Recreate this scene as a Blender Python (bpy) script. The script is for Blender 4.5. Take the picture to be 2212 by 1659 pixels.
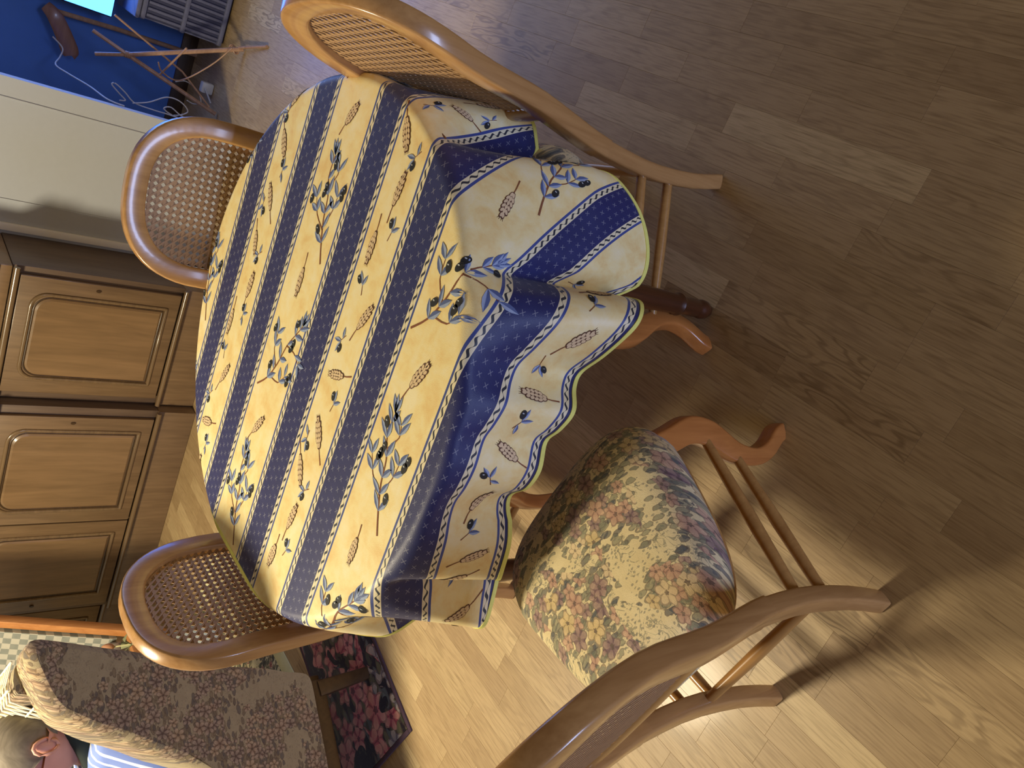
import bpy, bmesh, math, random
from math import sin, cos, pi, radians, sqrt, atan2
from mathutils import Vector, Matrix

for o in list(bpy.data.objects):
    bpy.data.objects.remove(o, do_unlink=True)
SC = bpy.context.scene
COL = SC.collection
random.seed(7)

# ------------------------------------------------------------------ camera
F_PX, PITCH, ROLL, CAM_H = 1700.0, radians(42.4), radians(5.0), 1.52
YAW = radians(-26.3)


def _cam_axes():
    cp, sp = cos(PITCH), sin(PITCH)
    right = Vector((1, 0, 0)); fwd = Vector((0, cp, -sp)); up = Vector((0, sp, cp))
    r = right * cos(ROLL) + up * sin(ROLL)
    u = right * -sin(ROLL) + up * cos(ROLL)
    rot = Matrix.Rotation(-YAW, 3, 'Z')
    return rot @ r, rot @ u, rot @ (-fwd)


CR, CU, CB = _cam_axes()
CAM_O = Vector((0, 0, CAM_H))
cam_data = bpy.data.cameras.new('camera')
cam = bpy.data.objects.new('camera', cam_data)
COL.objects.link(cam)
# the phone was held sideways: picture right is down, picture up is right
m = Matrix.Identity(4)
for i in range(3):
    m[i][0] = -CU[i]; m[i][1] = CR[i]; m[i][2] = CB[i]; m[i][3] = CAM_O[i]
cam.matrix_world = m
cam_data.sensor_fit = 'HORIZONTAL'
cam_data.sensor_width = 36.0
cam_data.lens = 36.0 * F_PX / 2212.0
cam_data.clip_start = 0.02
SC.camera = cam


def project(p):
    d = Vector(p) - CAM_O
    z = -d.dot(CB)
    if z < 0.05:
        return None
    return (1106 - F_PX * d.dot(CU) / z, 829.5 - F_PX * d.dot(CR) / z)


# ------------------------------------------------------------------ light
SC.view_settings.view_transform = 'Standard'
SC.view_settings.look = 'None'
SC.view_settings.gamma = 1.0
SC.view_settings.use_curve_mapping = False
SC.view_settings.exposure = 0.14

world = bpy.data.worlds.new('world')
SC.world = world
world.use_nodes = True
world.node_tree.nodes['Background'].inputs[0].default_value = (1.0, 0.70, 0.32, 1)
world.node_tree.nodes['Background'].inputs[1].default_value = 0.145


def add_light(name, kind, loc, energy, color, **kw):
    ld = bpy.data.lights.new(name, kind)
    ld.energy = energy; ld.color = color
    for k, v in kw.items():
        if k != 'aim':
            setattr(ld, k, v)
    lo = bpy.data.objects.new(name, ld)
    COL.objects.link(lo)
    lo.location = loc
    if 'aim' in kw:
        d = Vector(kw['aim']) - Vector(loc)
        lo.rotation_euler = d.to_track_quat('-Z', 'Y').to_euler()
    return lo


# assumed warm lamp near the armchair, unseen to the left of the picture
add_light('assumed_lamp_light', 'POINT', (-2.42, 1.46, 2.12), 235, (1.0, 0.86, 0.60), shadow_soft_size=0.20)
# assumed cool light in the recess on the right-hand side; no window is built
add_light('assumed_recess_cool_light', 'AREA', (0.9, 4.5, 1.5), 20, (0.55, 0.66, 1.0), shape='RECTANGLE', size=1.8, size_y=1.5,
          aim=(0.1, 1.6, 0.4))
# assumed cool light from behind the camera; source unseen, no window built
add_light('assumed_rear_cool_light', 'AREA', (0.9, -4.6, 0.52), 160, (0.48, 0.60, 1.0), shape='RECTANGLE', size=2.6, size_y=0.9,
          aim=(-0.7, 2.4, 0.9))


# ------------------------------------------------------------------ node helpers
def srgb(r, g, b):
    f = lambda c: (c / 255 / 12.92) if c / 255 <= 0.04045 else ((c / 255 + 0.055) / 1.055) ** 2.4
    return (f(r), f(g), f(b), 1)


class NT:
    def __init__(self, name, rough=0.5, spec=0.5, coat=0.0, sheen=0.0):
        self.mat = bpy.data.materials.new(name)
        self.mat.use_nodes = True
        self.t = self.mat.node_tree
        self.b = self.t.nodes['Principled BSDF']
        self.b.inputs['Roughness'].default_value = rough
        self.b.inputs['Specular IOR Level'].default_value = spec
        self.b.inputs['Coat Weight'].default_value = coat
        self.b.inputs['Coat Roughness'].default_value = 0.12
        self.b.inputs['Sheen Weight'].default_value = sheen

    def n(self, kind, **kw):
        nd = self.t.nodes.new(kind)
        for k, v in kw.items():
            setattr(nd, k, v)
        return nd

    def put(self, sock, v):
        if isinstance(v, bpy.types.NodeSocket):
            self.t.links.new(v, sock)
        elif isinstance(v, (tuple, list)) and len(v) == 4 and sock.type == 'VECTOR':
            sock.default_value = v[:3]
        else:
            sock.default_value = v

    def math(self, op, a, b=None, c=None):
        nd = self.n('ShaderNodeMath', operation=op)
        self.put(nd.inputs[0], a)
        if b is not None: self.put(nd.inputs[1], b)
        if c is not None: self.put(nd.inputs[2], c)
        return nd.outputs[0]

    def vmath(self, op, a, b=None):
        nd = self.n('ShaderNodeVectorMath', operation=op)
        self.put(nd.inputs[0], a)
        if b is not None: self.put(nd.inputs[1], b)
        return nd.outputs[0]

    def mix(self, f, a, b, blend='MIX'):
        nd = self.n('ShaderNodeMix', data_type='RGBA', blend_type=blend)
        self.put(nd.inputs[0], f); self.put(nd.inputs[6], a); self.put(nd.inputs[7], b)
        return nd.outputs[2]

    def coord(self, which='Object'):
        return self.n('ShaderNodeTexCoord').outputs[which]

    def mapping(self, v, scale=(1, 1, 1), loc=(0, 0, 0), rot=(0, 0, 0)):
        nd = self.n('ShaderNodeMapping')
        self.put(nd.inputs[0], v)
        nd.inputs['Location'].default_value = loc
        nd.inputs['Rotation'].default_value = rot
        nd.inputs['Scale'].default_value = scale
        return nd.outputs[0]

    def noise(self, v, scale=5, detail=3, rough=0.5, dist=0.0, dim='3D'):
        nd = self.n('ShaderNodeTexNoise', noise_dimensions=dim)
        if v is not None: self.put(nd.inputs['Vector'], v)
        nd.inputs['Scale'].default_value = scale
        nd.inputs['Detail'].default_value = detail
        nd.inputs['Roughness'].default_value = rough
        nd.inputs['Distortion'].default_value = dist
        return nd.outputs[0]

    def ramp(self, f, stops, interp='LINEAR'):
        nd = self.n('ShaderNodeValToRGB')
        cr = nd.color_ramp
        cr.interpolation = interp
        while len(cr.elements) < len(stops):
            cr.elements.new(0.5)
        for e, (p, c) in zip(cr.elements, stops):
            e.position = p
            e.color = c
        self.put(nd.inputs[0], f)
        return nd.outputs[0]

    def sep(self, v):
        nd = self.n('ShaderNodeSeparateXYZ')
        self.put(nd.inputs[0], v)
        return nd.outputs[0], nd.outputs[1], nd.outputs[2]

    def comb(self, x=0.0, y=0.0, z=0.0):
        nd = self.n('ShaderNodeCombineXYZ')
        self.put(nd.inputs[0], x); self.put(nd.inputs[1], y); self.put(nd.inputs[2], z)
        return nd.outputs[0]

    def bump(self, h, strength=0.2, dist=0.002):
        nd = self.n('ShaderNodeBump')
        nd.inputs['Strength'].default_value = strength
        nd.inputs['Distance'].default_value = dist
        self.put(nd.inputs['Height'], h)
        self.t.links.new(nd.outputs[0], self.b.inputs['Normal'])

    def color(self, c):
        self.put(self.b.inputs['Base Color'], c)
        return self.mat


def plain(name, c, rough=0.5, var=0.12, scale=14, coat=0.0, spec=0.5, metal=0.0):
    k = NT(name, rough, spec, coat)
    k.b.inputs['Metallic'].default_value = metal
    f = k.noise(k.coord(), scale, 4)
    a = tuple(x * (1 - var) for x in c[:3]) + (1,)
    b = tuple(min(1, x * (1 + var)) for x in c[:3]) + (1,)
    return k.color(k.mix(f, a, b))


def wood(name, dark, light, axis=2, rough=0.32, coat=0.25, stretch=14, scale=9):
    k = NT(name, rough, 0.5, coat)
    s = [scale * stretch / 6] * 3
    s[axis] = scale / 6
    v = k.mapping(k.coord(), scale=tuple(s))
    f1 = k.noise(v, 1.6, 5, 0.6, 0.8)
    f2 = k.noise(v, 7, 2, 0.6)
    f = k.math('ADD', k.math('MULTIPLY', f1, 0.75), k.math('MULTIPLY', f2, 0.25))
    c = k.ramp(f, [(0.3, dark), (0.7, light)])
    k.bump(f2, 0.05, 0.001)
    return k.color(c)


def oak(name, per_island, strong=False):
    k = NT(name, 0.36, 0.36, 0.08)
    if per_island:
        rnd = k.n('ShaderNodeNewGeometry').outputs['Random Per Island']
        base = k.n('ShaderNodeNewGeometry').outputs['Position']
    else:
        rnd = k.n('ShaderNodeObjectInfo').outputs['Random']
        base = k.coord('Object')
    off = k.vmath('ADD', base, k.comb(k.math('MULTIPLY', rnd, 37.0), k.math('MULTIPLY', rnd, 91.0), 0.0))
    v = k.mapping(off, scale=(9, 1.3, 9))
    warp = k.noise(k.mapping(off, scale=(16, 3.2, 1)), 1.2, 2, 0.5)
    rings = k.math('SINE', k.math('MULTIPLY', warp, 46.0 if not strong else 60.0))
    fine = k.noise(k.mapping(off, scale=(160, 7, 1)), 1.5, 3, 0.6)
    tone = k.ramp(rnd, [(0.0, srgb(168, 142, 104)), (0.18, srgb(184, 158, 118)), (0.36, srgb(176, 150, 110)),
                        (0.55, srgb(194, 168, 126)), (0.75, srgb(182, 156, 116)), (0.9, srgb(208, 184, 140)),
                        (1.0, srgb(172, 146, 106))])
    dark = k.mix(0.60 if strong else 0.42, tone, srgb(92, 66, 36))
    big = k.noise(v, 0.9, 2, 0.5)
    rmask = k.math('MULTIPLY', k.math('SMOOTH_MIN', k.math('MAXIMUM', k.math('MULTIPLY', rings, 1.0 if strong else 0.62), 0.0), 1.0, 0.1),
                   k.math('MULTIPLY', k.math('SUBTRACT', big, 0.22 if strong else 0.36), 2.6))
    rmask = k.math('MINIMUM', k.math('MAXIMUM', rmask, 0.0), 1.0)
    c = k.mix(rmask, tone, dark)
    c = k.mix(k.math('MULTIPLY', k.math('MULTIPLY', k.math('MAXIMUM', k.math('SUBTRACT', fine, 0.46), 0.0), 5.0), 0.42), c, srgb(120, 92, 54))
    rr = k.math('ADD', k.math('MULTIPLY', fine, 0.10), 0.40)
    k.put(k.b.inputs['Roughness'], rr)
    k.bump(fine, 0.06, 0.0006)
    return k.color(c)


def floral(name, cell=0.034, ground=(srgb(222, 204, 158), srgb(200, 180, 132)), cols=None, leaves=None,
           cover=0.5, rough=0.9, which='Object', axes='XY', size=1.0, outline=srgb(60, 52, 56), cluster=6.0,
           leafmix=0.85, flowermix=0.92, vines=0.5):
    """tapestry of clustered five-petal flowers, leaves and thin sprigs on a plain ground"""
    k = NT(name, rough, 0.2, 0.0, 0.15)
    x, y, z = k.sep(k.coord(which))
    o = {'XY': (x, y, z), 'YZ': (y, z, x)}[axes]
    zs = (-0.8, -0.9) if axes == 'XY' else (0.7, 0.8)
    a = (k.math('ADD', o[0], k.math('MULTIPLY', o[2], zs[0])), k.math('ADD', o[1], k.math('MULTIPLY', o[2], zs[1])))
    p = k.comb(a[0], a[1], 0.0)
    wob = k.n('ShaderNodeTexNoise', noise_dimensions='2D')
    k.put(wob.inputs['Vector'], p); wob.inputs['Scale'].default_value = 60
    pw = k.vmath('ADD', p, k.vmath('MULTIPLY', k.vmath('SUBTRACT', wob.outputs[1], (0.5, 0.5, 0.5)), (0.006, 0.006, 0)))
    zone = k.noise(p, cluster, 1.0, 0.4, 0.3, '2D')
    g = k.mix(k.noise(p, 30, 3, 0.6, 0, '2D'), ground[0], ground[1])
    # thin sprigs
    vn = k.noise(p, 34, 3, 0.6, 1.2, '2D')
    vine = k.math('LESS_THAN', k.math('ABSOLUTE', k.math('SUBTRACT', vn, 0.5)), 0.022)
    vz = k.math('GREATER_THAN', k.noise(p, 14, 2, 0.5, 0, '2D'), 0.50)
    c = k.mix(k.math('MULTIPLY', k.math('MULTIPLY', vine, vz), vines), g, leaves[0])
    # tiny scattered leaflets
    sv = k.n('ShaderNodeTexVoronoi', voronoi_dimensions='2D', feature='F1')
    k.put(sv.inputs['Vector'], k.mapping(pw, scale=(1.0, 1.9, 1), rot=(0, 0, 0.8)))
    sv.inputs['Scale'].default_value = 3.6 / cell
    s1, s2, s3 = k.sep(sv.outputs['Color'])
    sm = k.math('MULTIPLY', k.math('LESS_THAN', sv.outputs['Distance'], 0.30), k.math('GREATER_THAN', k.math('ADD', k.noise(p, 22, 2, 0.5, 0.4, '2D'), k.math('MULTIPLY', s1, 0.35)), 0.74))
    c = k.mix(k.math('MULTIPLY', sm, vines * 0.9), c, k.mix(s2, leaves[0], leaves[1]))
    # leaves: stretched cells
    for i, (rot, sc) in enumerate(((0.6, 1.25), (-0.9, 1.5), (2.0, 1.8))):
        vo = k.n('ShaderNodeTexVoronoi', voronoi_dimensions='2D', feature='F1')
        mp = k.mapping(pw, scale=(1.0, 2.4, 1), rot=(0, 0, rot), loc=(0.13 * i, 0.37 * i, 0))
        k.put(vo.inputs['Vector'], mp)
        vo.inputs['Scale'].default_value = sc / cell * 0.7
        r1, r2, r3 = k.sep(vo.outputs['Color'])
        msk = k.math('MULTIPLY', k.math('LESS_THAN', vo.outputs['Distance'], 0.36),
                     k.math('GREATER_THAN', k.math('ADD', zone, k.math('MULTIPLY', r1, 0.22)), 1.075 - cover * 0.92))
        lc = k.ramp(r2, [(0.0, leaves[0]), (0.34, leaves[1]), (0.67, leaves[2])], 'CONSTANT')
        lc = k.mix(k.math('MULTIPLY', k.math('GREATER_THAN', vo.outputs['Distance'], 0.27), 0.6), lc, outline)
        c = k.mix(k.math('MULTIPLY', msk, leafmix), c, lc)
    # flowers
    for i, (sc, thr) in enumerate(((1.0, 0.0), (0.72, 0.05))):
        vo = k.n('ShaderNodeTexVoronoi', voronoi_dimensions='2D', feature='F1')
        vo.inputs['Scale'].default_value = sc / cell
        vo.inputs['Randomness'].default_value = 0.75
        ps = k.mapping(pw, loc=(0.31 * i, 0.17 * i, 0))
        k.put(vo.inputs['Vector'], ps)
        d = k.vmath('SUBTRACT', ps, vo.outputs['Position'])
        dx, dy, _ = k.sep(d)
        ang = k.math('ARCTAN2', dy, dx)
        r1, r2, r3 = k.sep(vo.outputs['Color'])
        pet = k.math('COSINE', k.math('ADD', k.math('MULTIPLY', ang, 5.0), k.math('MULTIPLY', r3, 6.28)))
        rad = k.math('ADD', 0.36 * size, k.math('MULTIPLY', pet, 0.075 * size))
        dist = vo.outputs['Distance']
        rel = k.math('DIVIDE', dist, rad)
        msk = k.math('MULTIPLY', k.math('LESS_THAN', rel, 1.0),
                     k.math('GREATER_THAN', k.math('ADD', zone, k.math('MULTIPLY', r1, 0.16)), 1.07 - cover * 0.92 + thr))
        fc = k.ramp(r2, [(j / len(cols), cc) for j, cc in enumerate(cols)], 'CONSTANT')
        lite = k.mix(0.45, fc, srgb(238, 214, 178))
        fc = k.mix(k.math('MULTIPLY', k.math('GREATER_THAN', pet, -0.2), k.math('MULTIPLY', rel, 0.9)), fc, lite)
        edge = k.math('GREATER_THAN', rel, 0.86)
        gap = k.math('MULTIPLY', k.math('LESS_THAN', pet, -0.88), k.math('GREATER_THAN', rel, 0.35))
        fc = k.mix(k.math('MULTIPLY', k.math('MAXIMUM', edge, gap), 0.55), fc, outline)
        fc = k.mix(k.math('MULTIPLY', k.math('LESS_THAN', rel, 0.22), 0.8), fc, outline)
        c = k.mix(k.math('MULTIPLY', msk, flowermix), c, fc)
    weave = k.noise(p, 500, 1, 0.5, 0, '2D')
    c = k.mix(0.14, c, k.ramp(weave, [(0.3, (0.25, 0.22, 0.18, 1)), (0.7, (1, 0.95, 0.85, 1))]), 'MULTIPLY')
    k.bump(weave, 0.25, 0.0012)
    return k.color(c)


# ------------------------------------------------------------------ mesh helpers
class MB:
    def __init__(self):
        self.v = []; self.f = []; self.m = []; self.uv = None

    def add(self, vs, fs, mi=0):
        o = len(self.v)
        self.v += [tuple(p) for p in vs]
        self.f += [tuple(i + o for i in f) for f in fs]
        self.m += [mi] * len(fs)

    def box(self, c, s, rz=0.0, mi=0, taper=1.0):
        x, y, z = s[0] / 2, s[1] / 2, s[2] / 2
        vs = []
        for dz in (-z, z):
            k = taper if dz > 0 else 1.0
            for dx, dy in ((-x, -y), (x, -y), (x, y), (-x, y)):
                px, py = dx * k, dy * k
                vs.append((c[0] + px * cos(rz) - py * sin(rz), c[1] + px * sin(rz) + py * cos(rz), c[2] + dz))
        self.add(vs, [(3, 2, 1, 0), (4, 5, 6, 7), (0, 1, 5, 4), (1, 2, 6, 5), (2, 3, 7, 6), (3, 0, 4, 7)], mi)

    def bbox(self, c, s, b=0.004, mi=0):
        """box with chamfered edges"""
        bm = bmesh.new()
        bmesh.ops.create_cube(bm, size=1.0)
        for v in bm.verts:
            v.co = Vector((v.co.x * s[0], v.co.y * s[1], v.co.z * s[2])) + Vector(c)
        bmesh.ops.bevel(bm, geom=list(bm.edges), offset=min(b, min(s) * 0.45), segments=2, affect='EDGES', profile=0.5)
        self.bm(bm, mi)

    def bm(self, bm, mi=0):
        bm.verts.ensure_lookup_table()
        bm.verts.index_update()
        self.add([v.co[:] for v in bm.verts], [[v.index for v in f.verts] for f in bm.faces], mi)
        bm.free()

    def sweep(self, path, w, h=None, up=(0, 0, 1), n=10, closed=False, mi=0, sq=2.0, caps=True):
        """sweep a super-elliptic section (half sizes w, h) along a path"""
        P = [Vector(p) for p in path]
        N = len(P)
        W = w if isinstance(w, (list, tuple)) else [w] * N
        Hh = h if isinstance(h, (list, tuple)) else ([h] * N if h is not None else W)
        up = Vector(up)
        if sq >= 4: n = 12
        rings = []
        for i in range(N):
            a = P[(i - 1) % N] if (closed or i > 0) else P[i]
            b = P[(i + 1) % N] if (closed or i < N - 1) else P[i]
            t = (b - a).normalized()
            s = t.cross(up)
            if s.length < 1e-4:
                s = t.cross(Vector((0.3, 0.9, 0.2)))
            s.normalize()
            u = s.cross(t).normalized()
            ring = []
            if sq >= 4:         # rounded rectangle
                bv = 0.30 * min(W[i], Hh[i])
                for sx, sy, q0 in ((1, 1, 0), (-1, 1, pi / 2), (-1, -1, pi), (1, -1, 3 * pi / 2)):
                    for e in (0, pi / 4, pi / 2):
                        ring.append(P[i] + s * (sx * (W[i] - bv) + bv * cos(q0 + e)) + u * (sy * (Hh[i] - bv) + bv * sin(q0 + e)))
            for j in range(n if sq < 4 else 0):
                q = 2 * pi * j / n
                cx = (abs(cos(q)) ** (2 / sq)) * (1 if cos(q) >= 0 else -1)
                cy = (abs(sin(q)) ** (2 / sq)) * (1 if sin(q) >= 0 else -1)
                ring.append(P[i] + s * (cx * W[i]) + u * (cy * Hh[i]))
            rings.append(ring)
        vs = [p for r in rings for p in r]
        fs = []
        M = N if closed else N - 1
        for i in range(M):
            for j in range(n):
                a = i * n + j; b = i * n + (j + 1) % n
                c = ((i + 1) % N) * n + (j + 1) % n; d = ((i + 1) % N) * n + j
                fs.append((a, b, c, d))
        if caps and not closed:
            fs.append(tuple(range(n - 1, -1, -1)))
            fs.append(tuple((N - 1) * n + j for j in range(n)))
        self.add(vs, fs, mi)

    def lathe(self, prof, c=(0, 0), n=20, mi=0, sx=1.0, sy=1.0):
        vs = []
        for r, z in prof:
            for j in range(n):
                a = 2 * pi * j / n
                vs.append((c[0] + r * sx * cos(a), c[1] + r * sy * sin(a), z))
        fs = []
        for i in range(len(prof) - 1):
            for j in range(n):
                fs.append((i * n + j, i * n + (j + 1) % n, (i + 1) * n + (j + 1) % n, (i + 1) * n + j))
        fs.append(tuple(range(n - 1, -1, -1)))
        fs.append(tuple((len(prof) - 1) * n + j for j in range(n)))
        self.add(vs, fs, mi)

    def ball(self, c, r, n=12, k=8, mi=0):
        rx, ry, rz = r if isinstance(r, (tuple, list)) else (r, r, r)
        vs = [(c[0], c[1], c[2] - rz)]
        for i in range(1, k):
            a = -pi / 2 + pi * i / k
            for j in range(n):
                b = 2 * pi * j / n
                vs.append((c[0] + rx * cos(a) * cos(b), c[1] + ry * cos(a) * sin(b), c[2] + rz * sin(a)))
        vs.append((c[0], c[1], c[2] + rz))
        fs = [(0, 1 + (j + 1) % n, 1 + j) for j in range(n)]
        for i in range(k - 2):
            for j in range(n):
                a = 1 + i * n
                fs.append((a + j, a + (j + 1) % n, a + n + (j + 1) % n, a + n + j))
        t = 1 + (k - 2) * n
        fs += [(t + j, t + (j + 1) % n, len(vs) - 1) for j in range(n)]
        self.add(vs, fs, mi)

    def mesh(self, name, mats, smooth=True, angle=40):
        me = bpy.data.meshes.new(name)
        me.from_pydata(self.v, [], self.f)
        for mm in (mats if isinstance(mats, (list, tuple)) else [mats]):
            me.materials.append(mm)
        me.polygons.foreach_set('material_index', self.m)
        if smooth:
            me.polygons.foreach_set('use_smooth', [True] * len(me.polygons))
            try:
                me.set_sharp_from_angle(angle=radians(angle))
            except Exception:
                pass
        me.validate()
        me.update()
        return me

    def build(self, name, mats, parent=None, loc=(0, 0, 0), rz=0.0, smooth=True, angle=40):
        o = bpy.data.objects.new(name, self.mesh(name, mats, smooth, angle))
        COL.objects.link(o)
        o.location = loc
        o.rotation_euler = (0, 0, rz)
        o.parent = parent
        return o


def tag(o, label=None, cat=None, group=None, kind=None):
    if label: o['label'] = label
    if cat: o['category'] = cat
    if group: o['group'] = group
    if kind: o['kind'] = kind
    return o


def thing(name, label, cat, loc=(0, 0, 0), rz=0.0, group=None):
    o = bpy.data.objects.new(name, None)
    COL.objects.link(o)
    o.empty_display_size = 0.1
    o.location = loc
    o.rotation_euler = (0, 0, rz)
    return tag(o, label, cat, group)


def copy_tree(o, parent=None):
    c = o.copy()
    COL.objects.link(c)
    c.parent = parent
    for ch in o.children:
        copy_tree(ch, c)
    return c


def interp(x, xs, ys):
    if x <= xs[0]: return ys[0]
    for i in range(len(xs) - 1):
        if x <= xs[i + 1]:
            t = (x - xs[i]) / (xs[i + 1] - xs[i])
            return ys[i] + (ys[i + 1] - ys[i]) * t
    return ys[-1]


def catmull(pts, k=6, closed=False):
    P = [Vector(p) for p in pts]
    n = len(P)
    out = []
    rng = range(n if closed else n - 1)
    for i in rng:
        g = lambda j: P[j % n] if closed else P[min(max(j, 0), n - 1)]
        p0, p1, p2, p3 = g(i - 1), g(i), g(i + 1), g(i + 2)
        for s in range(k):
            t = s / k
            out.append(0.5 * ((2 * p1) + (p2 - p0) * t + (2 * p0 - 5 * p1 + 4 * p2 - p3) * t * t + (3 * p1 - p0 - 3 * p2 + p3) * t ** 3))
    if not closed:
        out.append(P[-1])
    return out


# ------------------------------------------------------------------ materials
M_OAK = oak('oak_strip', False)
M_OAK2 = oak('oak_strip_figured', False, True)
M_OAKF = oak('oak_strip_field', True)
M_SUB = plain('underlay', srgb(92, 70, 42), 0.8)
M_CHAIR = wood('honey_beech', srgb(162, 118, 70), srgb(196, 152, 98), 2, 0.28, 0.45)
M_CHAIRL = wood('honey_beech_rail', srgb(156, 110, 60), srgb(190, 144, 84), 0, 0.28, 0.45)
M_LEGO = wood('honey_beech_leg', srgb(166, 102, 50), srgb(198, 130, 68), 2, 0.3, 0.4)
M_CANE = plain('woven_cane', srgb(176, 142, 104), 0.6, 0.18, 60)
M_TABLE = wood('reddish_table_wood', srgb(98, 56, 26), srgb(148, 92, 44), 0, 0.35, 0.3)
M_TLEG = wood('dark_turned_wood', srgb(58, 30, 16), srgb(84, 46, 24), 2, 0.35, 0.3)
M_CAB = wood('walnut_veneer', srgb(102, 80, 56), srgb(132, 106, 76), 2, 0.4, 0.2)
M_CABP = wood('walnut_panel', srgb(112, 88, 60), srgb(144, 114, 80), 2, 0.38, 0.25, 10, 6)
M_CABT = wood('walnut_moulding', srgb(100, 80, 58), srgb(130, 106, 76), 0, 0.25, 0.5)
M_CABS = wood('walnut_side', srgb(88, 70, 56), srgb(112, 92, 74), 2, 0.45, 0.1)
M_DARKW = wood('dark_stained_wood', srgb(52, 36, 20), srgb(78, 56, 32), 0, 0.4, 0.2)
M_ORANGEW = wood('orange_pine', srgb(168, 108, 58), srgb(202, 142, 86), 2, 0.4, 0.2)
M_STICK = wood('cane_stick', srgb(150, 112, 84), srgb(190, 150, 116), 0, 0.5, 0.1)
M_WALL = plain('white_wallpaper', srgb(190, 195, 202), 0.85, 0.03, 40)
M_TRIM = plain('white_trim_paint', srgb(248, 248, 244), 0.4, 0.02, 30)
M_HAZEWALL = plain('flare_haze_wall', srgb(84, 128, 204), 0.8, 0.12, 6)  # lens-flare haze over a dark wall, painted in as a lighter blue
M_GREYWALL = plain('pale_grey_wall', srgb(176, 184, 184), 0.85, 0.03, 40)
M_BLACK = plain('black_plastic', srgb(22, 22, 24), 0.4, 0.1, 30)
M_CORD = plain('white_cord', srgb(196, 196, 196), 0.5, 0.08, 40)
M_WHITEP = plain('white_plastic', srgb(214, 212, 204), 0.4, 0.04, 30)
M_WICKER = plain('grey_wicker', srgb(96, 98, 120), 0.7, 0.25, 80)
M_LACE = plain('cream_lace', srgb(236, 228, 190), 0.9, 0.05, 60)
M_HEM = plain('yellow_bias_binding', srgb(232, 230, 124), 0.8, 0.08, 160)
M_SEATF = floral('seat_tapestry', 0.038, (srgb(240, 226, 184), srgb(220, 202, 156)),
                 [srgb(200, 158, 138), srgb(146, 114, 118), srgb(214, 190, 138), srgb(190, 148, 130), srgb(228, 206, 166), srgb(128, 100, 112)],
                 [srgb(116, 120, 108), srgb(82, 90, 100), srgb(142, 142, 120)], cover=0.555, cluster=8.0, outline=srgb(96, 80, 76), leafmix=0.74, flowermix=0.86, vines=0.6)
M_ARMF = floral('armchair_tapestry', 0.034, (srgb(166, 152, 120), srgb(146, 132, 102)),
                [srgb(128, 104, 82), srgb(108, 90, 78), srgb(144, 120, 90), srgb(118, 98, 82)],
                [srgb(112, 98, 78), srgb(96, 88, 80), srgb(126, 110, 84)], cover=0.60, axes='YZ', cluster=7.5, leafmix=0.8, vines=0.3,
                outline=srgb(86, 68, 56))
M_MATF = floral('dark_rose_mat_pile', 0.105, (srgb(36, 26, 32), srgb(28, 20, 26)),
                [srgb(184, 92, 100), srgb(206, 128, 130), srgb(168, 72, 84), srgb(190, 104, 108), srgb(120, 118, 124)],
                [srgb(84, 84, 60), srgb(120, 116, 80), srgb(104, 112, 108)], cover=0.60, size=1.15, cluster=7.0, outline=srgb(70, 30, 40),
                vines=0.2, leafmix=0.6)
M_RUGF = floral('cream_tree_rug_pile', 0.05, (srgb(214, 204, 160), srgb(196, 186, 142)),
                [srgb(150, 70, 60), srgb(120, 110, 70), srgb(96, 84, 56)], [srgb(84, 86, 62), srgb(66, 66, 48), srgb(110, 100, 66)],
                cover=0.5, size=0.8, cluster=9.0)
M_MATB = plain('purple_binding', srgb(78, 58, 72), 0.9, 0.15, 60)
M_RUGB = plain('cream_rug_border', srgb(212, 208, 160), 0.9, 0.06, 60)


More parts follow.
